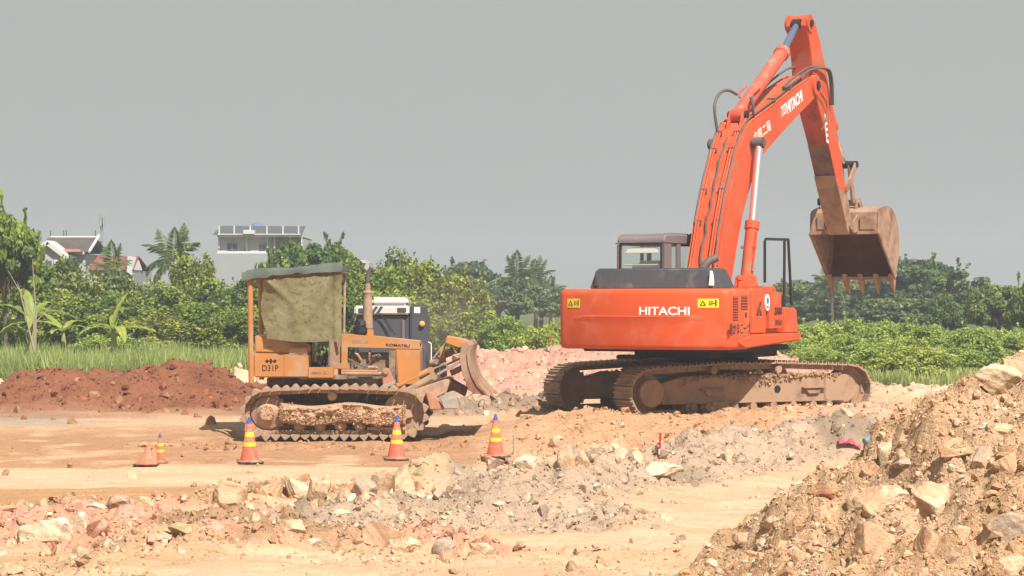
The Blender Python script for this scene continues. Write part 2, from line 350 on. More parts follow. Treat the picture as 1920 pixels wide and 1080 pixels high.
def psize(n, a, b, p): u = R.random(n); return (a ** (-p) + u * (b ** (-p) - a ** (-p))) ** (-1 / p)
def tint(col, amt=.22, pale=.1):
    n = len(col); pale = pale * np.clip((col.mean(1) - .12) * 6, .05, 1); c = col * R.uniform(1 - amt, 1 + amt, (n, 1)) * R.uniform(.94, 1.06, (n, 3)); m = R.random(n) < pale
    c[m] = np.array((.66, .56, .42)) * R.uniform(.75, 1.1, (m.sum(), 1)); return np.clip(c, 0, .85)
def scatter_ground(n, keep):
    u = R.uniform(-.30, .30, n); yy = np.exp(R.uniform(math.log(16.5), math.log(60), n)); xx = u * yy
    z, c, rg = ground_all(xx, yy); k = R.random(n) < keep(xx, yy, rg); return xx[k], yy[k], z[k], c[k]
x, y, z, c = scatter_ground(130000, lambda x, y, r: np.clip(r - .12, 0, 1) ** 1.1 * .75 + .010)
s = psize(len(x), .020, .17, 2.2) * (.7 + y / 45)
lx = (x - EXC[0]) * math.cos(TH) + (y - EXC[1]) * math.sin(TH); ly = -(x - EXC[0]) * math.sin(TH) + (y - EXC[1]) * math.cos(TH)
ok = ~((abs(lx) < 2.8) & (abs(ly) < 1.75)) & ~((abs(x - DOZ[0]) < 1.8) & (abs(y - DOZ[1]) < 1.2))
x, y, z, c, s = x[ok], y[ok], z[ok], c[ok], s[ok]
far = y > 35
rubble("rubble", x[~far], y[~far], z[~far] + s[~far] * .12, s[~far], tint(c[~far], .25, .10), "loose broken stones and clods strewn over the near ground")
rubble("rubble", x[far], y[far], z[far] + s[far] * .12, s[far], tint(c[far], .22, .06), "loose clods strewn over the far mounds round the machines")
n = 85000; x = R.uniform(1.0, 7.2, n); y = R.uniform(14.2, 23.5, n); z, c, on = heap_all(x, y); ok = R.random(n) < on * .8; x, y, z, c = x[ok], y[ok], z[ok], c[ok]
s = psize(len(x), .012, .12, 1.8)
rubble("heap_rubble", x, y, z + s * .15, s, tint(c, .22, .10), "crumbled clods and stones covering the foreground dirt heap")

_B = {}
def boulder_mesh(seed, lvl, col, col2, cuts=13):
    key = (seed, col)
    if key in _B: return _B[key]
    r = np.random.default_rng(seed); bm = bmesh.new(); bmesh.ops.create_icosphere(bm, subdivisions=lvl, radius=1)
    v = np.array([w.co[:] for w in bm.verts]); f = np.array([[w.index for w in q.verts] for q in bm.faces]); bm.free()
    for _ in range(cuts):
        n = r.normal(size=3); n /= np.linalg.norm(n); d = r.uniform(.45, .84); k = v @ n; v = np.where((k > d)[:, None], v - (k - d)[:, None] * n, v)
    o = r.uniform(0, 50)
    a = v[:, 0] * 1.7 + v[:, 2] * 1.1 + o; b = v[:, 1] * 1.7 - v[:, 2] * 1.3 + o
    n1 = fbm(a, b, 5, 90, .6); n2 = fbm(a * 3 + 4, b * 3, 4, 93, .65); wd, wv = worley(a * 1.6, b * 1.6, 97)
    v = v * (1 + .14 * n1 + .07 * n2 + .05 * np.minimum(wd, .7))[:, None]
    v = (v - (v.max(0) + v.min(0)) / 2) / (v.max(0) - v.min(0)); m = sm(-.15, .35, n1 + .5 * n2)[:, None]
    c = np.array(col) * (1 - m) + np.array(col2) * m; c = c * (1 + .25 * n2[:, None])
    _B[key] = (v, f, np.clip(c, .02, .85)); return _B[key]
CR, YE, TA, BR, PK, GY, RD, OL = (.60, .49, .35), (.58, .405, .26), (.53, .36, .235), (.34, .21, .12), (.55, .35, .27), (.40, .33, .26), (.30, .13, .075), (.33, .29, .15)
def boulder(px, py, w, h, cols, label, seed, cat='boulder', group=None, depth=.8, rz=None, lvl=None, sink=.28, dY=0, tilt=None, cuts=15):
    p = hit(px, min(py + h * .42, 1200)); s = F / p.y; W_, H_ = w / s, h / s / (1 - sink); D = W_ * depth
    v, f, c = boulder_mesh(seed, lvl or (5 if w > 45 else 4 if w > 16 else 3), *cols, cuts)
    rz = (seed * 1.7) % 6.28 if rz is None else rz; ca, sa = math.cos(rz), math.sin(rz)
    q = v @ np.array([[ca, sa, 0], [-sa, ca, 0], [0, 0, 1]]); q = (q - (q.max(0) + q.min(0)) / 2) / (q.max(0) - q.min(0))
    if tilt: q = q @ np.array([[math.cos(tilt), 0, -math.sin(tilt)], [0, 1, 0], [math.sin(tilt), 0, math.cos(tilt)]])
    q = q * (W_, D, H_)
    o = np_mesh("boulder" if cat == 'boulder' else cat.replace(' ', '_'), q, f, M_stone, {'soil': rgba(c)}); o.data.shade_smooth(); o.data.set_sharp_from_angle(angle=math.radians(38))
    zc = CZ - (py - HZ) / F * (p.y + D * .25)
    o.location = ((px - 960) / F * (p.y + D * .25), p.y + D * .25 + dY, zc - sink * H_ * .5)
    return tag(o, label, cat, group)
B = [
 (90, 992, 122, 50, (CR, (.74, .68, .55)), "big cream-white boulder at the left, largest of the near rocks"),
 (151, 974, 36, 32, (CR, (.74, .68, .55)), "small rounded white boulder just right above the big cream one"),
 (186, 990, 44, 36, (RD, PK), "reddish angular stone leaning beside the small white boulder"),
 (90, 1031, 30, 30, (RD, TA), "rust red block with a dark left face below the cream boulder"),
 (148, 1057, 28, 13, (RD, BR), "dark red flat stone near the bottom left corner"),
 (45, 1000, 40, 26, (CR, YE), "cream stone touching the left side of the biggest white boulder"),
 (10, 886, 13, 14, (BR, BR), "small dark brown clod alone on the cream road at the left edge"),
 (222, 940, 46, 26, (GY, BR), "grey brown lump behind the reddish rocks at left"),
 (268, 942, 44, 24, (TA, CR), "flat tan stone beside the grey brown lump at left"),
 (345, 990, 62, 22, (OL, YE), "flat olive-yellow slab in the left foreground rubble"),
 (300, 1008, 46, 16, (PK, PK), "low pink slab left of the olive-yellow slab"),
 (430, 925, 68, 52, (TA, BR), "large pitted tan boulder at the left end of the rock row"),
 (482, 908, 34, 34, (TA, CR), "upright tan stone right of the large pitted boulder"),
 (514, 912, 34, 44, (TA, YE), "tall ochre stone in the left part of the rock row"),
 (556, 915, 52, 42, (CR, TA), "pale boulder with a rounded top in the middle of the rock row"),
 (598, 918, 46, 44, (TA, CR), "cream and tan boulder right of the round-topped pale one"),
 (600, 944, 26, 18, (BR, OL), "dark brown clod under the cream and tan boulder"),
 (648, 924, 36, 30, (CR, TA), "angular pale stone before the middle of the rock row"),
 (682, 908, 52, 38, (TA, GY), "brown-grey boulder with a flat sloping top in the rock row"),
 (724, 902, 34, 42, (TA, BR), "narrow brown boulder split by a dark crack"),
 (757, 900, 42, 46, (CR, YE), "bright cream boulder at the right end of the rock row"),
 (786, 884, 24, 20, (OL, BR), "dark olive stone poking up at the edge of the cream road"),
 (640, 960, 40, 14, (CR, CR), "flat white stone lying in the pale gap behind the grey mud"),
 (600, 1018, 52, 22, (CR, (.7, .6, .45)), "white flat boulder with a dark hollow beneath it"),
 (548, 985, 60, 22, (YE, CR), "yellowish shelf of rock before the flat pale gap"),
 (728, 1000, 96, 46, (BR, TA), "big brown mud boulder at the foot of the grey bank"),
 (762, 1022, 60, 30, (YE, CR), "ochre boulder leaning against the big brown mud lump"),
 (830, 1022, 44, 30, (GY, GY), "grey mud lump at the foot of the grey bank"),
 (905, 1030, 50, 26, (YE, CR), "ochre and cream boulder right of the grey mud lump"),
 (1073, 1061, 25, 22, (BR, GY), "dark clod sitting alone on the pale ground at bottom centre"),
 (1091, 1073, 12, 9, (BR, GY), "tiny dark clod right of the lone clod at bottom centre"),
 (1160, 1067, 15, 9, (GY, TA), "small grey brown stone on the pale ground left of the dirt heap"),
 (986, 866, 48, 30, (CR, (.72, .66, .52)), "pale slab tilted down to the right beside the fourth cone", .5),
 (1062, 855, 36, 44, (TA, CR), "tall tan block standing right of the tilted pale slab"),
 (1092, 860, 28, 30, (YE, CR), "ochre stone leaning on the tall tan block"),
 (1040, 868, 32, 22, (CR, TA), "low cream stone left of the tall tan block"),
 (1166, 853, 26, 28, (CR, PK), "pinkish cream stone, left one of the pair left of the red stake"),
 (1194, 856, 32, 28, (CR, YE), "cream stone, right one of the pair left of the red stake"),
 (925, 862, 44, 18, (PK, RD), "dull reddish stone under the base of the fourth cone"),
 (1240, 876, 76, 22, (CR, (.7, .62, .48)), "broad flat pale slab below the red stake"),
 (1230, 884, 40, 12, (OL, OL), "dark olive stone wedged under the flat pale slab"),  # added stone whose dark tone stands for the slab's shaded underside
 (1366, 853, 15, 22, (CR, CR), "white shard sticking out of the grey bank"),
 (1385, 860, 26, 12, (GY, OL), "grey stone right of the white shard on the grey bank"),
 (930, 945, 40, 14, (CR, GY), "long cream sliver on the grey bank"),
 (1588, 771, 26, 16, (CR, PK), "pale round stone by the front end of the excavator track"),
 (1615, 776, 24, 14, (TA, PK), "tan stone just right of the pale round one by the track"),
 (1866, 714, 96, 66, (CR, YE), "huge pale boulder on top of the dirt heap"),
 (1905, 690, 50, 36, (YE, TA), "ochre lump on the heap crest behind the huge pale boulder"),
 (1800, 838, 84, 38, (YE, BR), "ochre boulder with a dark overhang on the upper heap"),
 (1664, 848, 38, 42, (CR, YE), "cream boulder on the left shoulder of the heap"),
 (1846, 852, 58, 36, (TA, GY), "tan rock right of the ochre boulder with the overhang"),
 (1888, 868, 60, 44, (TA, TA), "smooth tan lump at the right edge of the heap"),
 (1875, 805, 90, 24, (YE, CR), "long cream ledge across the upper right of the heap"),
 (1700, 870, 60, 26, (GY, TA), "grey slab sloping down from the cream shoulder boulder"),
 (1650, 932, 104, 44, (TA, CR), "wide block with a cream crusted top on the middle of the heap"),
 (1752, 935, 96, 64, (YE, CR), "large yellow cream boulder in the middle of the heap"),
 (1892, 985, 116, 58, (GY, TA), "big grey brown slab at the right edge of the heap"),
 (1650, 1006, 108, 66, (TA, TA), "smooth tan boulder low on the heap"),
 (1742, 1010, 60, 52, (TA, BR), "brown boulder right of the smooth tan one"),  # brown second tone stands for a dark shade side
 (1548, 918, 70, 26, (BR, RD), "dark brown slab on the left edge of the heap"),
 (1602, 935, 34, 40, (YE, TA), "ochre stone under the left end of the crusted block"),
 (1560, 962, 26, 20, (YE, CR), "small round ochre stone below the dark brown slab"),
 (1334, 1056, 24, 20, (CR, CR), "small white stone at the lower left tip of the heap"),
 (1348, 1070, 12, 12, (CR, CR), "tiny white stone right below the small white one"),
 (1492, 1042, 38, 32, (TA, CR), "tan stone with a white top low on the heap"),
 (1395, 1010, 46, 26, (TA, BR), "brown slab on the lower left slope of the heap"),
 (1783, 1040, 50, 34, (BR, GY), "dark brown clod low on the heap"),
 (1890, 1060, 70, 40, (YE, CR), "cream stone in the bottom right corner"),
 (1475, 1072, 44, 24, (BR, BR), "dark wedge shaped clod at the bottom edge of the heap"),
 (1450, 975, 40, 20, (TA, GY), "flat brown stone halfway down the left slope of the heap"),
]
for i, b in enumerate(B):
    boulder(*b[:4], b[4], b[5], 300 + i + (50 if b[0] == 1866 else 0), tilt=(b[6] if len(b) > 6 else None), **(dict(cuts=10, sink=.1) if b[0] == 1866 else {}))
REFS = {
 1: [(430, 925, "the large pitted boulder"), (514, 912, "the tall ochre stone"), (556, 915, "the round-topped pale boulder"), (598, 918, "the cream and tan boulder"), (682, 908, "the flat-topped grey-brown boulder"), (757, 900, "the bright cream end boulder"), (640, 960, "the flat white stone in the gap")],
 2: [(90, 992, "the big cream-white boulder"), (186, 990, "the leaning reddish stone"), (90, 1031, "the rust red block"), (268, 942, "the flat tan stone"), (345, 990, "the olive-yellow slab"), (548, 985, "the yellowish rock shelf"), (430, 925, "the large pitted boulder")],
 3: [(728, 1000, "the big brown mud boulder"), (930, 945, "the long cream sliver"), (1240, 876, "the broad flat pale slab"), (1366, 853, "the white shard"), (986, 866, "the tilted pale slab"), (1592, 836, "the pink plastic scrap")],
 4: [(1866, 712, "the huge pale boulder"), (1800, 838, "the overhanging ochre boulder"), (1664, 848, "the cream shoulder boulder"), (1888, 868, "the smooth lump at the right edge"), (1650, 932, "the cream-crusted block"), (1752, 935, "the large yellow-cream boulder"), (1892, 985, "the big grey-brown slab"), (1650, 1006, "the smooth tan boulder"), (1548, 918, "the dark brown slab"), (1334, 1056, "the small white stone"), (1492, 1042, "the white-topped tan stone"), (1783, 1040, "the dark clod low down")],
 5: [(150, 688, "the left peak of the red mound"), (305, 688, "the right peak of the red mound"), (453, 760, "the bulldozer's rear sprocket"), (20, 780, "the left edge of the photo")],
 6: [(845, 752, "the grey frame shoe"), (912, 742, "the blade tip"), (1018, 770, "the excavator's far track")],
 7: [(885, 645, "the top of the blade"), (1032, 650, "the red-topped pole"), (1050, 655, "the counterweight's left end"), (960, 700, "the middle of the pink mound")]}
_used = {}
def autolabel(seed, px, py, w, cols, noun):
    cn = {id(TA): 'tan', id(CR): 'cream', id(BR): 'brown', id(YE): 'ochre', id(PK): 'pink', id(RD): 'rust red', id(GY): 'grey', id(OL): 'olive'}[id(cols[0])]
    for cand in sorted(REFS[seed], key=lambda q: math.hypot(q[0] - px, (q[1] - py) * 1.3))[:3]:
        dx, dy = px - cand[0], py - cand[1]; dd = math.hypot(dx, dy)
        side = ("right of" if dx > 0 else "left of") if abs(dx) > 2.2 * abs(dy) else ("below" if dy > 0 else "above") if abs(dy) > 2.2 * abs(dx) else ("below-right of" if dx > 0 and dy > 0 else "below-left of" if dy > 0 else "above-right of" if dx > 0 else "above-left of")
        far = "just" if dd < 45 else "slightly" if dd < 95 else "well"
        size = "tiny" if w < 13 else "small" if w < 19 else "fair-sized" if w < 28 else "large"
        l = f"{size} {cn} {noun} {far} {side} {cand[2]}"
        if l not in _used: _used[l] = 1; return l
    return None
def more(n, x0, x1, y0, y1, w0, w1, cols, noun, group, seed, hf=None):
    r = random.Random(seed)
    for i in range(n):
        w = w0 * (w1 / w0) ** (r.random() ** 1.4); px, py = r.uniform(x0, x1), r.uniform(y0, y1)
        if callable(hf) and not hf(px, py): continue
        cc = r.choice(cols); hh = w * r.uniform(.5, .85); rz = r.uniform(0, 6); l = autolabel(seed, px, py, w, cc, noun)
        if l is None: continue
        boulder(px, py, w, hh, cc, l, 500 + seed * 7 + i % 9, 'stone', group, rz=rz, lvl=4 if w > 22 else 3, sink=.45, cuts=20)
more(60, 400, 820, 895, 955, 12, 30, [(TA, CR), (CR, TA), (BR, TA), (YE, CR)], "stone", "stones in the rock row", 1)
more(60, 0, 560, 945, 1040, 12, 30, [(PK, RD), (TA, CR), (PK, CR), (BR, TA)], "stone", "stones in the left foreground rubble", 2)
more(55, 640, 1560, 850, 1020, 9, 24, [(GY, GY), (GY, TA), (CR, GY)], "clod", "clods on the grey bank", 3)
more(95, 1330, 1920, 720, 1080, 13, 40, [(TA, YE), (YE, TA), (TA, BR), (TA, TA), (TA, YE), (YE, TA), (BR, TA)], "clod", "clods on the dirt heap", 4, lambda px, py: py > 1085 - (px - 1290) * .66)
more(34, 20, 460, 705, 790, 9, 22, [(RD, RD), (BR, RD)], "clod", "clods on the red mound", 5)
more(34, 800, 1020, 742, 775, 9, 22, [(GY, BR), (BR, GY)], "clod", "clods before the blade", 6)
more(34, 890, 1060, 660, 735, 8, 18, [(PK, CR), (CR, PK)], "clod", "clods on the pink mound", 7)
# ================================================================== materials of the machines
M_or = paint("orange_paint", (.60, .078, .014), .26, (.60, .145, .062), .42, 1.3, edge=.05, top=.10, bmp=.0006)
M_or2 = paint("worn_orange_paint", (.57, .075, .018), .22, (.28, .15, .09), .5, 2.6, edge=.16, top=.15, bmp=.001)
M_orpk = paint("faded_red_paint", (.56, .075, .04), .12, (.45, .28, .2), .5, 3, edge=.08, top=.15, bmp=.001)
M_mud = paint("muddy_steel", (.16, .105, .07), .95, (.36, .235, .15), .9, 3.0, spec=.2, edge=.2, bmp=.012, top=.4)
M_shoe = paint("track_steel", (.15, .105, .075), .75, (.33, .225, .15), .7, 5.0, spec=.3, edge=.2, bmp=.006, top=.35)
M_buck = paint("bucket_steel", (.20, .09, .05), .65, (.34, .225, .155), .7, 2.4, spec=.3, edge=.2, bmp=.006, top=.3)
M_buckin = paint("bucket_inside_shaded_red", (.14, .035, .018), .3, (.17, .06, .035), .85, 2.0, spec=.1, bmp=.01, top=0)  # bucket inside: its shade is put into a darker red
M_dk = paint("dark_grey_paint", (.055, .055, .065), .15, (.17, .14, .12), .45, 2, top=.22, bmp=.0006)
M_blk = plain("black_steel", (.02, .02, .022), .5, .2)
M_under = plain("near_black_steel", (.018, .014, .012), .8)  # even near-black for the frame underside, pins and eyes
M_hose = plain("rubber_hose", (.10, .085, .075), .6, sc=12, var=.4)
M_cab = paint("cab_grey_paint", (.165, .145, .15), .12, (.24, .2, .17), .5, 2.5, top=.3, bmp=.0005)
M_chr = plain("chromed_rod", (.92, .92, .93), .30, 1.0, .5, .04)
M_blrod = plain("blue_grey_rod", (.25, .33, .50), .22, .8, .5, .05)
M_white = plain("white_paint", (.80, .80, .78), .5, var=.05)
M_yel = plain("yellow_sticker", (.85, .62, .02), .45, var=.04)
M_ink = plain("black_print", (.035, .02, .03), .5)
M_blue = plain("blue_print", (.05, .12, .45), .5)
M_grille = plain("dark_vent_mesh", (.16, .045, .02), .7, var=.3, sc=30)
M_seat = plain("pale_cloth", (.80, .78, .70), .8, var=.08)
M_mudl = soil_mat("dry_mud_material", 14, .8, .02)
def glass(name, col=(.92, .97, .94), dens=.12):
    m = bpy.data.materials.new(name); m.use_nodes = True; t = m.node_tree; t.nodes.clear()
    o = nn(t, 'ShaderNodeOutputMaterial'); tr = nn(t, 'ShaderNodeBsdfTransparent'); tr.inputs[0].default_value = (*col, 1)
    g = nn(t, 'ShaderNodeBsdfGlossy'); g.inputs['Roughness'].default_value = .03; g.inputs[0].default_value = (.9, .95, .92, 1)
    d = nn(t, 'ShaderNodeBsdfDiffuse'); d.inputs[0].default_value = (.30, .36, .30, 1)
    a = nn(t, 'ShaderNodeMixShader'); a.inputs[0].default_value = dens * .5; t.links.new(tr.outputs[0], a.inputs[1]); t.links.new(d.outputs[0], a.inputs[2])
    fr = nn(t, 'ShaderNodeValue'); fr.outputs[0].default_value = .07
    b = nn(t, 'ShaderNodeMixShader'); t.links.new(fr.outputs[0], b.inputs[0]); t.links.new(a.outputs[0], b.inputs[1]); t.links.new(g.outputs[0], b.inputs[2])
    t.links.new(b.outputs[0], o.inputs[0]); return m
M_glass = glass("dusty_tinted_glass")
def text(name, body, w, h, mat, parent, place, bold=.0, shear=0, extr=.003):
    """flat lettering fitted to w x h metres; place maps (x, y, depth) to local space"""
    cu = bpy.data.curves.new(name, 'FONT'); cu.body = body; cu.offset = bold; cu.extrude = .01; cu.shear = shear; cu.resolution_u = 3
    o = bpy.data.objects.new(name, cu); C.objects.link(o)
    me = bpy.data.meshes.new_from_object(o.evaluated_get(bpy.context.evaluated_depsgraph_get())); bpy.data.objects.remove(o); me.name = name
    if not len(me.vertices): return None
    v = np.array([p.co[:] for p in me.vertices]); lo, hi = v.min(0), v.max(0)
    for p in me.vertices:
        x = (p.co.x - lo[0]) / (hi[0] - lo[0]) - .5; y = (p.co.y - lo[1]) / (hi[1] - lo[1]) - .5
        p.co = place(x * w, y * h, extr if p.co.z > 0 else -.002)
    me.materials.clear(); me.materials.append(mat); o = bpy.data.objects.new(name, me); C.objects.link(o); o.parent = parent; return o

# ================================================================== excavator
ex = tag(empty("excavator", (EXC[0], EXC[1], EZ), -AL), "large orange tracked excavator holding its muddy bucket raised at the right", "excavator")
eu = (math.sin(AL), math.cos(AL)); er = (math.cos(AL), -math.sin(AL))
def bp(px, py, o=0.0):
    k = (px - 960) / F; s = (k * (EXC[1] + o * er[1]) - EXC[0] - o * er[0]) / (eu[0] - k * eu[1]); Y_ = EXC[1] + s * eu[1] + o * er[1]
    return (s, CZ - (py - HZ) / F * Y_ - EZ)
MU = Matrix.Translation((-.09, -.045, 0)) @ Matrix.Rotation(TH - math.radians(90) + AL, 4, 'Z')
# --- undercarriage (own frame: x right, y forward)
def track_path(yr, yf, rr, rf, bulge, n_arc=12):
    P = []
    for k in range(40): P.append((yr + (yf - yr) * k / 40, 0, 0))
    for k in range(n_arc): a = math.pi * k / n_arc; P.append((yf + rf * math.sin(a), rf - rf * math.cos(a), 0))
    for k in range(41):
        t = k / 40; y = yf + (yr - yf) * t; z = 2 * rf + (2 * rr - 2 * rf) * t + bulge * (math.sin(math.pi * t) ** .8) * (1 - .22 * abs(math.sin(2 * math.pi * t * 1.5)))
        P.append((y, z, 0))
    for k in range(1, n_arc): a = math.pi + math.pi * k / n_arc; P.append((yr + rr * math.sin(a), rr - rr * math.cos(a), 0))
    return [(p[0], p[1]) for p in P]
def resample(P, n):
    Q = P + [P[0]]; L = [0]
    for a, b in zip(Q, Q[1:]): L.append(L[-1] + math.hypot(b[0] - a[0], b[1] - a[1]))
    out = []
    for i in range(n):
        d = L[-1] * i / n; k = max(j for j in range(len(L)) if L[j] <= d); k = min(k, len(Q) - 2); t = (d - L[k]) / (L[k + 1] - L[k] + 1e-9)
        a, b = Q[k], Q[k + 1]; ang = math.atan2(b[1] - a[1], b[0] - a[0]); out.append((a[0] + (b[0] - a[0]) * t, a[1] + (b[1] - a[1]) * t, ang))
    # smooth the angle with neighbours
    res = []
    for i in range(n):
        p, q = out[i - 1], out[(i + 1) % n]; res.append((out[i][0], out[i][1], math.atan2(q[1] - p[1], q[0] - p[0])))
    return res, L[-1] / n
HL = 2.6
shoe_me = None
def ex_track(side):
    global shoe_me
    tx = side * 1.295; T = MU @ Matrix.Translation((tx, 0, 0))
    pts, pitch = resample(track_path(-HL + .43, HL - .44, .43, .44, .085), 50)
    link = MB(T)
    for (y, z, a) in pts:       # chain links inside the shoes
        c, s_ = math.cos(a), math.sin(a); L = Matrix.Translation((0, y, z)) @ Matrix.Rotation(a, 4, 'X')
        for lx in (-.11, .11): link.box(lx - .025, lx + .025, -pitch * .48, pitch * .48, .035, .12, L)
        link.box(-.13, .13, -.03, .03, .05, .10, L)
    tr = link.build("track", M_mud, ex)
    if shoe_me is None:
        sh = MB(); sh.box(-.30, .30, -pitch * .47, pitch * .47, 0, .028)
        for gy in (-.40, 0, .40): sh.box(-.298, .298, pitch * gy - .012, pitch * gy + .012, -.028, .001)
        ob = sh.build("track_shoe", M_shoe); shoe_me = ob.data; bpy.data.objects.remove(ob)
    for (y, z, a) in pts:
        o = bpy.data.objects.new("track_shoe", shoe_me); C.objects.link(o); o.parent = tr; o.matrix_local = T @ Matrix.Translation((0, y, z)) @ Matrix.Rotation(a + R.normal(0, .02), 4, 'X')
    fr = MB(T); fr.prism([(-1.95, .22), (-1.95, .60), (-1.45, .72), (1.3, .72), (2.0, .64), (2.25, .58), (2.32, .44), (2.22, .30), (1.7, .22)], -.24, .25)
    fr.prism([(-1.2, .215), (2.0, .215), (2.0, .245), (-1.2, .245)], -.27, .285)
    f = fr.build("track_frame", M_mud, tr, .012)
    o_ = side
    det = MB(T)
    for y0, w in ((-1.15, .52), (1.05, .50)):
        det = MB(T); det.box(.25 * o_, .335 * o_, y0, y0 + w, .46, .485); det.prism([(y0 + .06, .46), (y0 + w - .06, .46), (y0 + w - .14, .36), (y0 + .14, .36)], .25 * o_, .30 * o_); det.build("step", M_mud, tr, .006)
    det = MB(T); det.box(.2 * o_, .31 * o_, -.92, -.56, .03, .25); det.box(.31 * o_, .32 * o_, -.82, -.66, .09, .20); det.build("track_guard", M_mud, tr, .01)
    det = MB(T); det.lathe([(.065, .0), (.065, .265 * o_)], (0, .52, .46), 'x', 14); det.build("key_hole_disc", M_under, tr)  # black disc painted in for the shade inside the key hole
    for y in (-1.3, -.98, -.42, -.02, .42, .86, 1.3, 1.66):
        ro = MB(T); ro.lathe([(.07, -.27), (.07, -.24), (.125, -.22), (.125, .22), (.07, .24), (.07, .29)] if o_ > 0 else [(.07, -.29), (.07, -.24), (.125, -.22), (.125, .22), (.07, .24), (.07, .27)], (0, y, .16), 'x', 14); ro.build("roller", M_mud, tr)
    for y in (-.85, .55):
        ro = MB(T); ro.lathe([(.075, -.20), (.075, .265)] if o_ > 0 else [(.075, -.265), (.075, .2)], (0, y, .815), 'x', 16); ro.build("carrier_roller", M_mud, tr, .01)
    sp = MB(T); n = 21; prof = []
    for i in range(n * 2): a = math.pi * i / n; rr = .33 if i % 2 else .375; prof.append((-HL + .43 + rr * math.cos(a), .43 + rr * math.sin(a)))
    sp.prism(prof, -.05, .05); sp.lathe([(.30, -.12), (.30, .10 * o_), ], (0, -HL + .43, .43), 'x', 28)
    sp.build("sprocket", M_mud, tr, .008)
    fd = MB(T); y0 = -HL + .43
    fd.lathe(sorted([(.29, -.02 * o_), (.29, .12 * o_), (.255, .14 * o_), (.25, .30 * o_), (.225, .325 * o_), (.03, .33 * o_)], key=lambda q: q[1]), (0, y0, .43), 'x', 32)
    fd.build("final_drive", M_mud, tr, .006)
    idl = MB(T); idl.lathe([(.30, -.10), (.36, -.085), (.36, .085), (.30, .10)], (0, HL - .44, .44), 'x', 30); idl.build("idler", M_mud, tr, .01)
    cap = MB(T); pr = [(1.55, .24), (1.55, .66)] + [(HL - .62 + .31 * math.cos(a), .44 + .27 * math.sin(a)) for a in [math.radians(q) for q in range(80, -81, -16)]]
    cap.prism(pr, .20 * o_, .275 * o_); cap.build("idler_cover", M_mud, tr, .02)
    # dried mud lying on the frame ledge
    n = 900; yy = R.uniform(-1.5, 1.9, n); ss = psize(n, .02, .11, 1.5); oo = o_ * R.uniform(.05, .30, n); zz = .70 + R.uniform(-.03, .05, n) * (1 - abs(yy) / 3)
    hang = R.random(n) < .5; oo = np.where(hang, o_ * .265, oo); zz = np.where(hang, .70 - R.random(n) ** 1.6 * .20 * (.5 + .5 * np.sin(yy * 3 + 1)), zz)
    w = [T @ Vector((oo[i], yy[i], zz[i])) for i in range(n)]; w = np.array([q[:] for q in w])
    mo = rubble("mud_clods", w[:, 0], w[:, 1], w[:, 2], ss, tint(np.tile((.36, .235, .14), (n, 1)), .3, .02)); mo.parent = tr
    return tr
ex_track(1); ex_track(-1)
cf = MB(MU); cf.box(-1.1, 1.1, -1.0, 1.0, .34, .66); cf.box(-1.05, 1.05, -1.35, -.75, .36, .60); cf.box(-1.05, 1.05, .75, 1.35, .36, .60)
cf.lathe([(.80, .64), (.80, .92)], n=32); cf.build("undercarriage_frame", M_mud, ex, .03)
b = MB(); b.lathe([(.74, .90), (.86, .92), (.86, 1.0), (.80, 1.02), (.80, 1.10)], n=40); b.build("slewing_ring", M_under, ex, .008)
b = MB(); b.box(-1.4, 1.4, -2.7, .3, 1.16, 1.26); b.box(-.75, .75, -1.9, 1.3, 1.03, 1.2); b.box(.5, 1.25, -1.2, .1, 1.04, 1.18); b.box(-.8, -.3, -2.6, -2.3, 1.02, 1.1)
b.build("revolving_frame", M_under, ex, .02)
# --- counterweight: rounded plan, slightly bowed tail
HW = 1.64
def rear_y(x): return -3.51 + .17 * (abs(x) / 1.25) ** 2.2
def cw_outline(off=0):
    P = [(-HW - off, -2.35)]
    r = .20; yc = rear_y(HW - r) + r
    for k in range(7): a = math.radians(180 + 84 * k / 6); P.append((-HW + r + (r + off) * math.cos(a), yc + (r + off) * math.sin(a)))
    for x in np.linspace(-HW + r + .04, HW - r - .04, 25): P.append((x, rear_y(x) - off))
    for k in range(7): a = math.radians(276 + 84 * k / 6); P.append((HW - r + (r + off) * math.cos(a), yc + (r + off) * math.sin(a)))
    P.append((HW + off, -2.35)); return P
b = MB(); lev = [(-.10, 1.215), (-.045, 1.225), (-.012, 1.25), (0, 1.30), (0, 1.75), (0, 2.16), (-.012, 2.215), (-.045, 2.255), (-.09, 2.27)]
O = [cw_outline(o) for o, z in lev]; n = len(O[0]); vs = [(p[0], p[1], lev[i][1]) for i in range(len(lev)) for p in O[i]]
b.add(vs, [list(range(n))[::-1], [(len(lev) - 1) * n + k for k in range(n)]] + [(i * n + k, i * n + (k + 1) % n, (i + 1) * n + (k + 1) % n, (i + 1) * n + k) for i in range(len(lev) - 1) for k in range(n)]); cw = b.build("counterweight", M_or, ex, 0, 1, 50)
# shallow pressed step across the tail: the lower half stands proud, its upper edge bowing downwards in the middle
b = MB(); n = 33; vs = []
for i in range(n):
    x = -1.30 + 2.5 * i / (n - 1); t = abs(2 * i / (n - 1) - 1); zt = 1.80
    y = rear_y(x); dp = .022 * (1 - t ** 2.5)
    vs += [(x, y - .001, zt), (x, y - dp - .003, zt - .012), (x, y - dp * .3 - .002, zt - .07), (x, y - .0005, zt - .16 * (1 - t ** 2) - .04)]
b.add(vs, [(4 * i + k, 4 * i + 4 + k, 4 * i + 5 + k, 4 * i + 1 + k) for i in range(n - 1) for k in range(3)]); b.build("pressed_ridge", M_or, cw)
def rear_c(x):
    a = abs(x) - (HW - .20); return rear_y(x) if a <= 0 else rear_y(HW - .20) + .20 - math.sqrt(max(0, .04 - a * a))
def rear(x0, z0): return lambda x, y, d: Vector((x0 + x, rear_y(x0 + x) - .003 - d, z0 + y))
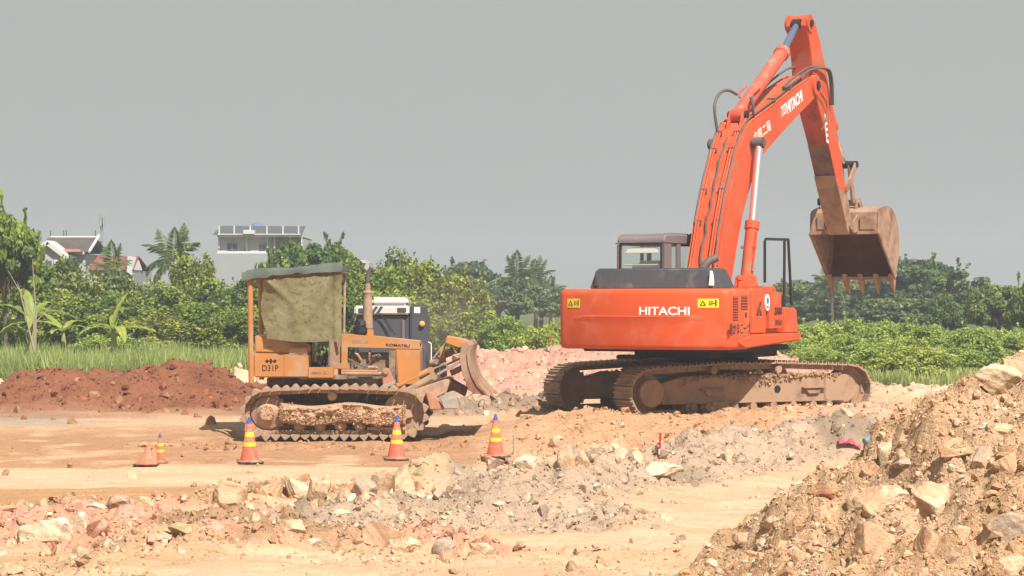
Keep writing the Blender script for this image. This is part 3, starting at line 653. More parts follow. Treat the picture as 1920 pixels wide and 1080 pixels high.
def oz(px, py, y=-3.48):   # local (x, z) on the tail plane under a photo pixel
    k = (px - 960) / F; o = (k * (EXC[1] + y * eu[1]) - EXC[0] - y * eu[0]) / (er[0] - k * er[1]); Y_ = EXC[1] + y * eu[1] + o * er[1]
    return o, CZ - (py - HZ) / F * Y_ - EZ
x0, z0 = oz(1245, 583); text("lettering", "HITACHI", .90, .145, M_white, cw, rear(x0, z0), .018)
for (a, b_) in ((1055, 1083), (1304, 1340)):
    (xa, za), (xb, zb) = oz(a, 560), oz(b_, 577); xc, zc = (xa + xb) / 2, (za + zb) / 2; w = xb - xa; h = za - zb; m = MB()
    for i in range(12):
        u0, u1 = xa + w * i / 12, xa + w * (i + 1) / 12
        m.add([(u0, rear_c(u0) - .006, zb), (u1, rear_c(u1) - .006, zb), (u1, rear_c(u1) - .006, za), (u0, rear_c(u0) - .006, za)], [(0, 1, 2, 3)])
    dec = m.build("warning_sticker", M_yel, cw)
    m = MB(); yy = rear_y(xc) - .014
    def tri(cx, s, t=.012):
        o1 = [(cx - s, zc - s * .8), (cx + s, zc - s * .8), (cx, zc + s)]; i1 = [(cx - s + 2 * t, zc - s * .8 + t), (cx + s - 2 * t, zc - s * .8 + t), (cx, zc + s - 2 * t)]
        m.add([(p[0], rear_c(p[0]) - .012, p[1]) for p in o1 + i1], [(0, 1, 4, 3), (1, 2, 5, 4), (2, 0, 3, 5)])
    tri(xc - w * .24, h * .34)
    for q in ((xc + .02, xc + .03, zc - h * .22, zc + h * .22), (xc + .02, xc + w * .26, zc + h * .16, zc + h * .22), (xc + .02, xc + w * .22, zc - h * .2, zc - h * .14), (xc + w * .12, xc + w * .34, zc - .006, zc + .006),
              (xc + w * .34, xc + w * .40, zc - h * .32, zc + h * .2), (xc + w * .33, xc + w * .41, zc + h * .22, zc + h * .36)):
        m.add([(q[0], rear_c(q[0]) - .013, q[2]), (q[1], rear_c(q[1]) - .013, q[2]), (q[1], rear_c(q[1]) - .013, q[3]), (q[0], rear_c(q[0]) - .013, q[3])], [(0, 1, 2, 3)])
    m.build("sticker_print", M_ink, cw)
# --- right flank: doors, tank, skirt, front tool box
sy = lambda px: bp(px, 600, HW)[0]
yA, yB, yC, yD = sy(1407), sy(1437.5), sy(1468), sy(1499)
def side_panel(name, y0, y1, z0, z1, x1=HW, x0=.3, bev=.05, mat=M_or):
    m = MB(); m.box(x0, x1, y0 + .006, y1 - .006, z0, z1); return m.build(name, mat, ex, bev, 3, 40)
sp1 = side_panel("engine_side_door", -2.36, yA, 1.46, 2.275, bev=.04)
sp2 = side_panel("pump_door", yA, yB, 1.46, 2.295, bev=.04)
m = MB(); m.box(.55, HW + .004, yB + .006, yC, 1.46, 2.32); tank = m.build("fuel_tank", M_or, ex, .11, 4, 40)
m = MB(); z0 = 1.46; m.prism([(yC + .005, z0), (yD - .04, z0), (yD - .15, 1.93), (yC + .005, 1.95)], .75, HW); toolb = m.build("tool_box", M_or, ex, .03, 3, 40)
m = MB(); m.prism([(-2.9, 1.30), (-2.9, 1.40), (-2.2, 1.475), (yD + .02, 1.475), (yD + .03, 1.42), (yD - .05, 1.33), (yA, 1.24), (-2.6, 1.225)], .9, HW + .035); m.build("side_skirt", M_or, ex, .035, 3, 40)
m = MB(); m.lathe([(.05, 2.27), (.05, 2.43), (.065, 2.43), (.065, 2.47)], (1.15, yB - .05, 0), n=16); m.build("filler_cap", M_or, tank)
def flank(y0, z0, x=HW): return lambda u, v, d: Vector((x + .002 + d, y0 + u, z0 + v))
def fl(px, py, x=HW): return bp(px, py, x)
def vent(a, b_, parent):
    (y0, za), (y1, zb) = fl(*a), fl(*b_); m = MB(); m.box(HW - .02, HW + .004, y0, y1, zb, za); g = m.build("vent_grille", M_grille, parent)
    m = MB(); n = max(3, int((za - zb) / .045))
    for i in range(n): z = zb + (za - zb) * (i + .5) / n; m.box(HW + .002, HW + .014, y0, y1, z - .006, z + .008)
    m.build("vent_louvres", M_or2, g)
vent((1374.5, 556), (1384, 601), sp1); vent((1389, 554), (1401.5, 581), sp1)
m = MB(); (y0, za), (y1, zb) = fl(1397, 586), fl(1400, 595); m.box(HW - .01, HW + .006, y0, y1, zb, za); m.build("door_latch", M_ink, sp1)
y0, z0 = fl(1387, 616); text("lettering", "設かまこーづ", fl(1406, 616)[0] - fl(1368, 616)[0], .20, M_ink, sp1, flank(y0, z0), .01)
y0, z0 = fl(1423, 578); m = MB()
for tr_ in ([(-.15, -.13), (-.03, -.13), (.01, .08)], [(.02, -.13), (.15, -.13), (.02, .04)], [(.01, .08), (.15, .14), (.06, .02)]): m.add([(HW + .004, y0 + p[0], z0 + p[1]) for p in tr_], [(0, 1, 2)])
m.build("maker_emblem", M_ink, sp2)
y0, z0 = fl(1439, 567, HW + .012); m = MB(); m.prism([(y0 + .11 * math.cos(a), z0 + .15 * math.sin(a)) for a in np.linspace(0, 6.283, 21)[:-1]], HW, HW + .017); rs = m.build("round_sticker", M_white, tank)
m = MB(); m.prism([(y0 + .06 * math.cos(a), z0 + .03 + .06 * math.sin(a)) for a in np.linspace(0, 6.283, 13)[:-1]], HW + .015, HW + .019); m.box(HW + .015, HW + .019, y0 - .05, y0 + .05, z0 - .10, z0 - .06); m.build("sticker_print", M_blue, rs)
y0, z0 = fl(1459.5, 583, HW + .012); text("lettering", "ZAXIS", fl(1467, 583)[0] - fl(1452, 583)[0], .13, M_ink, tank, flank(y0, z0, HW + .012), .02, .2)
y0, z0 = fl(1460, 604, HW + .012); text("lettering", "350", fl(1466, 583)[0] - fl(1453, 583)[0], .10, M_grille, tank, flank(y0, z0, HW + .012), .02)
m = MB(); m.box(-HW + .05, -.55, -2.36, -1.0, 1.24, 2.24); m.box(-HW + .05, -1.3, -1.0, .9, 1.24, 1.5); m.build("left_side_cover", M_or, ex, .05, 3)
m = MB(); m.box(-.55, .55, -2.36, -.7, 1.24, 2.22); m.build("engine_bay", M_or2, ex, .03)
# black hood
def cx(px, s):
    k = (px - 960) / F; return (k * (EXC[1] + s * eu[1]) - EXC[0] - s * eu[0]) / (er[0] - k * er[1])
b = MB(); (xa, za), (xb, zb) = oz(1103, 541, -3.1), oz(1380, 541, -3.1); (xc, zc) = oz(1117, 503.5, -3.0); xb = cx(1341, -3.08); xb2 = cx(1380, -2.1); xd = cx(1330, -2.98); xd2 = cx(1362, -2.15)
z0, z1 = 2.255, zc
vs = [(xa, -3.08, z0), (xb, -3.08, z0), (xb2, -2.1, z0), (xa, -2.1, z0), (xc, -2.98, z1), (xd, -2.98, z1), (xd2, -2.15, z1), (xc + .1, -2.15, z1)]
b.add(vs, [(0, 1, 5, 4), (1, 2, 6, 5), (2, 3, 7, 6), (3, 0, 4, 7), (4, 5, 6, 7), (3, 2, 1, 0)]); hood = b.build("engine_hood", M_dk, ex, .03, 3)
for px in (1118, 1333):
    x0, _ = oz(px, 520, -3.05); m = MB(); m.prism([(x0 - .03, 2.32), (x0 + .05, 2.32), (x0 + .02, 2.55), (x0, 2.58)], -3.09, -3.0, 'y'); m.build("hood_bracket", M_white if px > 1200 else M_dk, hood, .004)
m = MB(); m.tube([(.35, -1.35, 2.2), (.35, -1.35, 2.55), (.37, -1.33, 2.68), (.44, -1.25, 2.78), (.55, -1.15, 2.84)], .075, 12); m.build("exhaust_pipe", M_hose, ex)
# --- cab
S0 = -1.15; xl, xr = cx(1156, S0), cx(1246, S0); S1 = bp(1303, 450, xr)[0]
def zat(py, s, o): return CZ - (py - HZ) / F * (EXC[1] + s * eu[1] + o * er[1]) - EZ
zt = zat(436, S0, xr); zw1 = zat(459, S0, xr); zw0 = zat(508, S0, xr); zb0 = 1.3
cab = MB(); cab.box(xl, xr, S0, S1, zb0, zb0 + .08); cab = cab.build("cab", M_cab, ex, .02)
m = MB(); m.prism([(S0, zw1), (S0, zt - .14), (S0 + .03, zt - .05), (S0 + .09, zt - .01), (S0 + .6, zt + .01), (S1 - .25, zt + .01), (S1 - .06, zt - .03), (S1, zt - .12), (S1, zw1)], xl, xr); m.build("cab_roof", M_cab, cab, .045, 3, 50)
m = MB(); m.box(xl, xr, S0, S0 + .05, zb0, zw0); m.box(xl, xl + .09, S0, S0 + .07, zw0, zw1 + .02); m.box(xr - .07, xr, S0, S0 + .07, zw0, zw1 + .02); m.build("rear_wall", M_cab, cab, .015)
m = MB(); yw = [S0, bp(1259.5, 470, xr)[0], bp(1270.8, 470, xr)[0], bp(1276.8, 470, xr)[0], bp(1297.5, 470, xr)[0], S1]
m.box(xr - .05, xr + .004, S0, S1, zb0, zw0 - .05)
for a, b_ in ((0, 1), (2, 3), (4, 5)): m.box(xr - .05, xr + .002, yw[a], yw[b_], zw0 - .06, zw1 + .03)
m.build("right_wall", M_cab, cab, .012)
m = MB(); m.box(xl, xl + .05, S0, S1, zb0, 1.95)
for q in (S0, S0 + 1.0, S1 - .09): m.box(xl, xl + .05, q + .075, q + .15, 1.93, zw1 + .03)
m.box(xl, xr, S1 - .05, S1, zb0, 1.7); m.box(xl, xl + .07, S1 - .07, S1 + .004, 1.7, zw1 + .03); m.build("left_door", M_cab, cab, .01)
m = MB(); m.add([(xl + .07, S0 + .006, zw0), (xr - .06, S0 + .006, zw0), (xr - .06, S0 + .006, zw1), (xl + .07, S0 + .006, zw1)], [(0, 1, 2, 3)]); m.build("rear_window", M_glass, cab)
m = MB(); m.add([(xr - .03, yw[1], zw0 - .06), (xr - .03, yw[2], zw0 - .06), (xr - .03, yw[2], zw1), (xr - .03, yw[1], zw1), (xr - .03, yw[3], zw0 - .06), (xr - .03, yw[4], zw0 - .06), (xr - .03, yw[4], zw1), (xr - .03, yw[3], zw1)], [(0, 1, 2, 3), (4, 5, 6, 7)]); m.build("side_window", M_glass, cab)
m = MB(); m.add([(xl + .02, S0 + .1, 1.95), (xl + .02, S1 - .1, 1.95), (xl + .02, S1 - .1, zw1), (xl + .02, S0 + .1, zw1)], [(0, 1, 2, 3)]); m.build("door_window", M_glass, cab)
m = MB(); m.add([(xl + .06, S1 - .03, 1.7), (xr - .06, S1 - .03, 1.7), (xr - .06, S1 - .03, zw1), (xl + .06, S1 - .03, zw1)], [(0, 1, 2, 3)]); m.build("windscreen", M_glass, cab)
m = MB()
for (x0_, x1_, z0_, z1_) in ((xl + .05, xr - .04, zw1 - .005, zw1 + .03), (xl + .05, xl + .085, zw0, zw1), (xr - .085, xr - .05, zw0, zw1), (xl + .05, xr - .04, zw0 - .02, zw0)): m.box(x0_, x1_, S0 - .008, S0 + .02, z0_, z1_)
m.build("window_seal", M_blk, cab, .004)
m = MB(); zz1 = zat(464, S0 + .3, xr); zz0 = zat(478, S0 + .3, xr)
m.prism([(xl + .17, zz0 + .03), (xl + .20, zz1 - .03), (xl + .32, zz1), (xr - .20, zz1 + .01), (xr - .14, zz1 - .05), (xr - .13, zz0 + .03)], S0 + .018, S0 + .05, 'y'); m.build("rolled_white_blind", M_white, cab, .01)
m = MB(); m.box(xl + .12, xr - .12, S0 + .03, S0 + .06, zat(498, S0, xr), zat(495, S0, xr)); m.box(xl + .2, xr - .15, S0 + .25, S0 + .4, zat(500, S0 + .3, xr) - .06, zat(494, S0 + .3, xr)); m.box(xl + .3, xr - .25, S0 + .35, S0 + .55, 1.9, zat(488, S0 + .3, xr)); m.build("driver_seat", M_seat, cab, .04)
m = MB(); m.box(xr - .01, xr + .02, S1 - .25, S1 + .12, zw1 + .02, zt + .015); m.tube([(xl - .01, S0 + .1, zt - .19), (xl - .07, S0 + .1, zt - .19)], .012, 6); m.build("roof_edge_trim", M_blk, cab, .006)
# --- handrail
def rp(px, py, o): s, z = bp(px, py, o); return (o, s, z)
m = MB(); q = 1.42
a, b_, c_, d_ = rp(1434, 530, q), rp(1434, 448, q), rp(1471, 449, q), rp(1470, 575, q); e_, f_ = rp(1478, 449, q), rp(1484, 572, q)
m.tube([a, (b_[0], b_[1], b_[2] - .04), (b_[0], b_[1] + .05, b_[2]), c_, e_], .026, 8); m.tube([c_, d_], .026, 8); m.tube([e_, f_], .026, 8); m.build("handrail", M_blk, ex)
# --- boom
bw = .31
top = [bp(*p, bw) for p in ((1335, 541), (1347, 499), (1358.5, 419), (1369, 360), (1387, 283), (1397, 252), (1411, 227), (1458, 192), (1487, 168.5), (1519, 146))]
low = [bp(*p, bw) for p in ((1367, 546), (1374, 517), (1383, 458), (1392.6, 407), (1400, 376), (1411, 338), (1430, 292), (1466, 250), (1500, 213), (1521, 192), (1534, 176))]
tip = bp(1528, 160, bw)
b = MB(); b.prism(top + [(tip[0] + .1, tip[1] + .21)] + low[::-1], -bw, bw); boom = b.build("boom", M_or2, ex, .014, 2, 30)
m = MB(); m.lathe([(.22, -bw - .05), (.22, bw + .05)], (0, tip[0] + .02, tip[1]), 'x', 24); m.build("boom_nose_boss", M_or2, boom, .012)
m = MB(); m.lathe([(.10, -bw - .08), (.10, bw + .08)], (0, tip[0] + .05, tip[1]), 'x', 16); m.build("boom_nose_pin", M_under, boom, .01)
m = MB()   # flange strip running along the upper right edge, and the lower one
for off in (bw - .02, -bw + .0):
    for a, b_ in zip(top[1:], top[2:]):
        d = Vector((0, b_[0] - a[0], b_[1] - a[1])); nrm = Vector((0, -d.z, d.y)).normalized() * .022
        A = Vector((off, a[0], a[1])); B_ = Vector((off, b_[0], b_[1])); m.add([A, A + Vector((.02, 0, 0)), A + Vector((.02, 0, 0)) + nrm, A + nrm, B_, B_ + Vector((.02, 0, 0)), B_ + Vector((.02, 0, 0)) + nrm, B_ + nrm],
              [(0, 1, 5, 4), (1, 2, 6, 5), (2, 3, 7, 6), (3, 0, 4, 7)])
m.build("boom_flange", M_or2, boom)
def along(off, h, i0, i1, wob=.0, seed=0):
    rr = random.Random(seed); out = []
    for a, b_ in zip(top[i0:i1], top[i0 + 1:i1 + 1]):
        d = Vector((0, b_[0] - a[0], b_[1] - a[1])); L = d.length; nrm = Vector((0, -d.z, d.y)).normalized()
        for k in range(4):
            t = k / 4; out.append(Vector((off + rr.uniform(-wob, wob), a[0], a[1])) + d * t + nrm * h)
    return out
for off, rad, h, i0, i1, mt, w in ((-.24, .022, .05, 0, 6, M_or2, .0), (-.19, .020, .05, 0, 6, M_or2, 0), (.13, .022, .05, 0, 8, M_or2, .0), (.18, .020, .05, 0, 9, M_or2, .0), (-.03, .020, .045, 0, 5, M_hose, .028), (.23, .018, .05, 1, 9, M_hose, .012), (-.27, .016, .06, 2, 6, M_hose, .01)):
    m = MB(); m.tube(along(off, h, i0, i1, w, int(off * 100)), rad, 6); m.build("hydraulic_line", mt, boom)
for i in (2, 3, 4, 5):
    for off in (-.22, .155): 
        m = MB(); a = top[i]; m.box(off - .07, off + .07, a[0] - .045, a[0] + .0, a[1] - .02, a[1] + .075); m.build("pipe_clamp", M_hose, boom, .005)
for i in (7, 8): m = MB(); a = top[i]; m.box(.1, .27, a[0] - .05, a[0] + .03, a[1] - .0, a[1] + .09); m.build("pipe_clamp", M_hose, boom, .005)
br = bp(1384, 212, 0)     # lug that carries the arm cylinder
for s_ in (-1, 1):
    m = MB(); m.prism([(br[0] - .42, br[1] - .62), (br[0] - .10, br[1] + .05), (br[0] + .06, br[1] + .07), (br[0] + .14, br[1] - .06), (br[0] + .16, br[1] - .40)], s_ * .13 - .02, s_ * .13 + .02); m.build("cylinder_lug", M_or2, boom, .008)
m = MB(); m.lathe([(.085, -.20), (.085, .20)], (0, br[0], br[1] - .04), 'x', 14); m.build("lug_pin", M_under, boom, .01)
def cyl(name, p0, p1, p2, o, r, rr, mat, rodmat, parent=ex):
    A, B_, D = [Vector((o, *p)) for p in (p0, p1, p2)]; d = (B_ - A).normalized()
    m = MB(); m.tube([A, A + d * .04, A + d * .05, B_ - d * .16, B_ - d * .15, B_, B_ + d * .01], [r * .8, r * .8, r, r, r * 1.18, r * 1.18, r * .7], 18)
    m.lathe([(r * 1.05, -r * .9), (r * 1.05, r * .9)], tuple(A), 'x', 14); c = m.build(name, mat, parent, 0, 2, 40)
    m = MB(); m.tube([B_ - d * .1, D], rr, 14); m.build("piston_rod", rodmat, c)
    m = MB(); m.lathe([(r * .85, -r * .8), (r * .85, r * .8)], tuple(D), 'x', 14); m.build("rod_eye", M_under, c, .01); return c
ac = cyl("arm_cylinder", (br[0], br[1] - .04), bp(1468, 97, 0), bp(1495, 46, 0), 0, .135, .075, M_orpk, M_blrod)
A, B_ = Vector((0, *bp(1384, 205, 0))), Vector((0, *bp(1468, 97, 0))); d = (B_ - A).normalized(); up = Vector((0, -d.z, d.y)).normalized()
for s_ in (-1, 1):
    m = MB(); m.tube([A + d * .45 + Vector((s_ * .11, 0, 0)) + up * .05, A + d * .55 + Vector((s_ * .16, 0, 0)) + up * .1, A + d * 1.0 + Vector((s_ * .16, 0, 0)) + up * .06], .022, 6); m.build("cylinder_pipe", M_orpk, ac)
m = MB(); m.tube(crv([Vector((-.16, 0, 0)) + A + d * .45 + up * .12, Vector((-.24, 0, 0)) + A + d * .25 + up * .3, Vector((-.28, 0, 0)) + A - d * .1 + up * .38, Vector((-.28, 0, 0)) + A - d * .45 + up * .25, Vector((-.24, *top[5]))]), .03, 8); m.build("hydraulic_hose", M_hose, ac)
m = MB(); m.tube(crv([Vector((.16, 0, 0)) + A + d * .45 + up * .06, Vector((.24, 0, 0)) + A + d * .2 + up * .1, Vector((.26, 0, 0)) + A + d * .1 - up * .1, Vector((.2, 0, 0)) + A + d * .05 - up * .3, Vector((.19, *top[5]))]), .03, 8); m.build("hydraulic_hose", M_hose, ac)
# hoses from the boom to the arm, over the pivot
T8 = top[8]
for i, (off, rise) in enumerate(((.20, .22), (.25, .10), (-.2, .25))):
    m = MB(); q1 = bp(1516, 135, .25); q2 = bp(1552, 150, .25); q3 = bp(1560, 180, .25)
    m.tube(crv([(off, T8[0] - .3, T8[1] + .02), (off, T8[0] + .2, T8[1] + .12 + rise * .5), (off + .05, q1[0], q1[1] + rise * .4), (off + .1, q2[0] - .3, q2[1] + .2), (off + .1, q2[0], q2[1]), (off + .06, q3[0] - .1, q3[1] - .2)]), .024, 7); m.build("hydraulic_hose", M_hose, ex)
m = MB(); q = [bp(*p, .29) for p in ((1535, 170), (1550, 195), (1548, 225), (1540, 245))]; m.tube(crv([(.29, *p) for p in q]), .014, 6); m.build("hydraulic_hose", M_hose, ex)
def blet(px, py, w, h, body, mt, ang, bold=.02):
    s0, z0 = bp(px, py, bw); ca, sa = math.cos(ang), math.sin(ang)
    text("lettering", body, w, h, mt, boom, lambda x, y, d: Vector((bw + .003 + d, s0 + x * ca - y * sa, z0 + x * sa + y * ca)), bold)
ang = math.atan2(bp(1500, 181, bw)[1] - bp(1476, 202, bw)[1], bp(1500, 181, bw)[0] - bp(1476, 202, bw)[0])
blet(1489.5, 191, math.dist(bp(1475, 203, bw), bp(1504, 178, bw)), .24, "HITACHI", M_white, ang, .03)
blet(1469, 206, .30, .20, "ZX350", M_seat, ang, .0)
ang2 = math.atan2(bp(1440, 238, bw)[1] - bp(1420, 256, bw)[1], bp(1440, 238, bw)[0] - bp(1420, 256, bw)[0])
blet(1429, 247, .95, .22, "中铁二局", M_seat, ang2, .0)
# boom cylinders, one on each flank
for s_ in (1, -1):
    p0, p1, p2 = bp(1399, 528, .47), bp(1411, 416, .47), bp(1424, 268, .47); c = cyl("boom_cylinder", p0, p1, p2, s_ * .47, .118, .078, M_or2, M_chr)
    m = MB(); P0, P1 = Vector((s_ * .47, *p0)), Vector((s_ * .47, *p1)); d = (P1 - P0).normalized(); k = Vector((s_ * .13, -.06, 0)); m.tube([P0 + d * .2 + k, P1 - d * .2 + k], .022, 6); m.box(s_ * .47 - .15, s_ * .47 + .15, P0.y + .10, P0.y + .16, P0.z + .62, P0.z + .67); m.build("cylinder_pipe", M_or2, c)
    m = MB(); m.prism([(p0[0] - .3, 2.15), (p0[0] + .35, 2.15), (p0[0] + .12, p0[1] + .12), (p0[0] - .12, p0[1] + .12)], s_ * .47 - .17, s_ * .47 + .17); m.build("cylinder_bracket", M_or, ex, .02)
    m = MB(); m.lathe([(.11, -.12), (.11, .12)], (s_ * .45, *p2), 'x', 18); m.build("pivot_boss", M_hose, boom, .02)
# --- arm
aw = .225
ao = [(4.58, 7.70), (4.66, 7.86), (4.84, 7.95), (5.10, 7.86), (5.42, 7.50), (5.78, 6.98), (6.15, 6.30), (6.56, 5.60), (7.0, 4.70), (7.25, 4.20), (7.46, 3.78), (7.47, 3.60), (7.34, 3.50)]
ai = [(7.22, 3.58), (6.92, 4.03), (6.45, 4.65), (5.95, 5.35), (5.42, 5.98), (5.14, 6.35), (4.97, 6.70), (4.92, 7.0), (4.80, 7.35)]
b = MB(); b.prism(ao + ai, -aw, aw); arm = b.build("arm", M_or2, ex, .014, 2, 30)
m = MB(); m.prism([(7.485, 3.62), (7.35, 3.485), (7.19, 3.55), (6.89, 3.99), (6.35, 4.72), (6.80, 4.40), (7.19, 4.37), (7.35, 4.02)], -aw - .012, aw + .012); m.build("muddy_arm_end", M_buck, arm, .01)
m = MB(); pts = [(4.915, 7.0), (4.965, 6.70), (5.135, 6.35), (5.415, 5.975), (5.95, 5.34)]
for a, b_ in zip(pts, pts[1:]): m.add([(-aw + .01, a[0] - .004, a[1] - .004), (aw - .01, a[0] - .004, a[1] - .004), (aw - .01, b_[0] - .004, b_[1] - .004), (-aw + .01, b_[0] - .004, b_[1] - .004)], [(0, 1, 2, 3)])
m.build("arm_belly_plate", paint("oily_red_plate", (.42, .07, .03), .25, (.12, .06, .04), .6, 3.5, edge=.2, top=0), arm)
for s_ in (-1, 1):
    m = MB(); m.lathe([(.185, s_ * aw - .03), (.19, s_ * aw + .03)], (0, 4.78, 7.76), 'x', 18); m.build("arm_top_boss", M_or2, arm, .01)
m = MB(); m.lathe([(.07, -aw - .07), (.07, aw + .07)], (0, 4.78, 7.76), 'x', 12); m.build("arm_top_pin", M_under, arm)
y0, z0 = bp(1548.5, 243, aw); m = MB(); m.prism([(y0 - .12, z0 + .33), (y0 + .02, z0 + .30), (y0 + .17, z0 - .28), (y0 + .04, z0 - .26)], aw, aw + .004); st = m.build("arm_sticker", M_white, arm)
m = MB()
for i in range(4): m.box(aw + .003, aw + .006, y0 - .05 + i * .035, y0 + .04 + i * .035, z0 + .16 - i * .12, z0 + .22 - i * .12)
m.build("sticker_print", M_grille, st)
m = MB(); pts = [(5.95, 5.345), (6.45, 4.645), (6.92, 4.025), (7.22, 3.575)]
for a, b_ in zip(pts, pts[1:]): m.add([(-aw, a[0] - .006, a[1] - .006), (aw, a[0] - .006, a[1] - .006), (aw, b_[0] - .006, b_[1] - .006), (-aw, b_[0] - .006, b_[1] - .006)], [(0, 1, 2, 3)])
m.build("shaded_muddy_belly", paint("shade_dark_muddy_plate", (.10, .055, .035), .7, (.19, .12, .08), .8, 2.5, top=0), arm)  # muddy belly, darkened further: the arm's own shade put into the colour
# bucket cylinder and linkage on the far side of the arm
bc = cyl("bucket_cylinder", (5.95, 7.0), (6.95, 5.75), (7.70, 5.02), 0, .10, .05, M_or2, M_chr)
m = MB(); m.lathe([(.08, -aw - .06), (.08, aw + .06)], (0, 7.72, 5.02), 'x', 14); m.build("link_pin", M_under, ex, .01)
def bar(name, p, q, o, w, t, mt, parent=ex):
    P, Q = Vector((0, *p)), Vector((0, *q)); d = (Q - P).normalized(); n = Vector((0, -d.z, d.y)); m = MB()
    m.prism([((P + n * w)[1], (P + n * w)[2]), ((Q + n * w)[1], (Q + n * w)[2]), ((Q + d * w)[1], (Q + d * w)[2]), ((Q - n * w)[1], (Q - n * w)[2]), ((P - n * w)[1], (P - n * w)[2]), ((P - d * w)[1], (P - d * w)[2])], o - t, o + t)
    return m.build(name, mt, parent, .01)
for s_ in (-1, 1): bar("side_link", (7.08, 4.45), (7.72, 5.02), s_ * .25, .075, .022, M_buck)
bar("bucket_link", (7.72, 5.02), (7.98, 4.22), .10, .085, .03, M_buck); bar("bucket_link", (7.72, 5.02), (7.98, 4.22), -.10, .085, .03, M_buck)
m = MB(); m.lathe([(.07, -.26), (.07, .26)], (0, 7.98, 4.2), 'x', 14); m.lathe([(.08, -.33), (.08, .33)], (0, 7.33, 3.68), 'x', 14); m.build("bucket_pins", M_buck, ex, .008)
# --- bucket
BW = .77
def curve(P, n=5):
    out = []
    for i in range(len(P) - 1):
        p0, p1, p2, p3 = [Vector((*P[max(0, min(len(P) - 1, i + j))], 0)) for j in (-1, 0, 1, 2)]
        for k in range(n): t = k / n; out.append(tuple((.5 * ((2 * p1) + (-p0 + p2) * t + (2 * p0 - 5 * p1 + 4 * p2 - p3) * t * t + (-p0 + 3 * p1 - 3 * p2 + p3) * t ** 3))[:2]))
    return out + [P[-1]]
shell = [(7.62, 3.55), (7.66, 3.98)] + curve([(7.72, 4.03), (8.25, 4.13), (8.72, 4.05), (9.05, 3.75), (9.16, 3.35), (9.08, 2.95), (8.84, 2.58)])
inner = []
for i, p in enumerate(shell):
    a = shell[max(0, i - 1)]; b_ = shell[min(len(shell) - 1, i + 1)]; d = Vector((b_[0] - a[0], b_[1] - a[1])).normalized(); inner.append((p[0] + d.y * .035, p[1] - d.x * .035))
n = len(shell); vs = [(x, *p) for x in (-BW, BW) for p in shell]; b = MB()
b.add(vs, [(i, i + 1, n + i + 1, n + i) for i in range(n - 1)]); bucket = b.build("bucket", M_buck, ex)
b = MB(); vs = [(x, *p) for x in (-BW + .03, BW - .03) for p in inner]; b.add(vs, [(i, i + 1, n + i + 1, n + i) for i in range(n - 1)]); b.build("bucket_lining", M_buckin, bucket)
b = MB(); b.box(-BW, BW, 7.60, 7.68, 3.50, 3.58); b.build("bucket_lip", M_buck, bucket, .008); b = MB(); b.box(-BW, BW, 8.76, 8.88, 2.53, 2.60); b.build("cutting_edge", M_buck, bucket, .008)
for s_ in (-1, 1):
    b = MB(); pl = [p for p in shell]; b.prism(pl, s_ * BW - .001, s_ * BW - s_ * .035); b.build("bucket_side", M_buck, bucket)
    b = MB(); mouth = [(7.60, 3.52), (8.80, 2.55), (8.95, 2.62), (8.62, 3.02), (8.2, 3.38), (7.80, 3.66)]; b.prism(mouth, s_ * BW, s_ * (BW + .025)); b.build("side_cutter", M_buck, bucket, .006)
    b = MB(); b.prism([(7.70, 3.60), (7.92, 4.30), (8.10, 4.30), (8.35, 4.08), (8.0, 3.9)], s_ * .20 - .022, s_ * .20 + .022); b.prism([(7.24, 3.60), (7.26, 3.78), (7.42, 3.80), (7.74, 3.98), (7.70, 3.56), (7.40, 3.52)], s_ * .30 - .022, s_ * .30 + .022); b.build("bucket_ear", M_buck, bucket, .008)
m_ = MB(); m_.box(-.60, -.42, 7.60, 7.655, 3.62, 3.92); m_.build("wear_plate", M_buck, bucket, .006); m_ = MB(); m_.box(.38, .70, 7.59, 7.66, 3.60, 3.9); m_.build("wear_plate", M_buck, bucket, .006)
for k in range(5):
    x = -BW + .06 + (2 * BW - .12) * k / 4; t = MB()
    t.add([(x - .055, 8.72, 2.66), (x + .055, 8.72, 2.66), (x + .055, 8.90, 2.62), (x - .055, 8.90, 2.62), (x - .055, 8.76, 2.50), (x + .055, 8.76, 2.50), (x + .055, 8.94, 2.48), (x - .055, 8.94, 2.48),
           (x - .018, 8.95, 2.22), (x + .018, 8.95, 2.22), (x + .018, 8.99, 2.21), (x - .018, 8.99, 2.21)], [(0, 1, 5, 4), (1, 2, 6, 5), (2, 3, 7, 6), (3, 0, 4, 7), (0, 3, 2, 1), (4, 5, 9, 8), (5, 6, 10, 9), (6, 7, 11, 10), (7, 4, 8, 11), (8, 9, 10, 11)])
    t.build("tooth", M_buck, bucket, .006)
m = MB(); q = bp(1537, 378, -.3); m.box(-.34, -.24, q[0] - .05, q[0] + .05, q[1] - .08, q[1] + .07); m.tube([(-.3, q[0], q[1] - .08), (-.3, q[0], q[1] - .17)], .012, 5); m.build("work_lamp", M_blk, arm, .01)
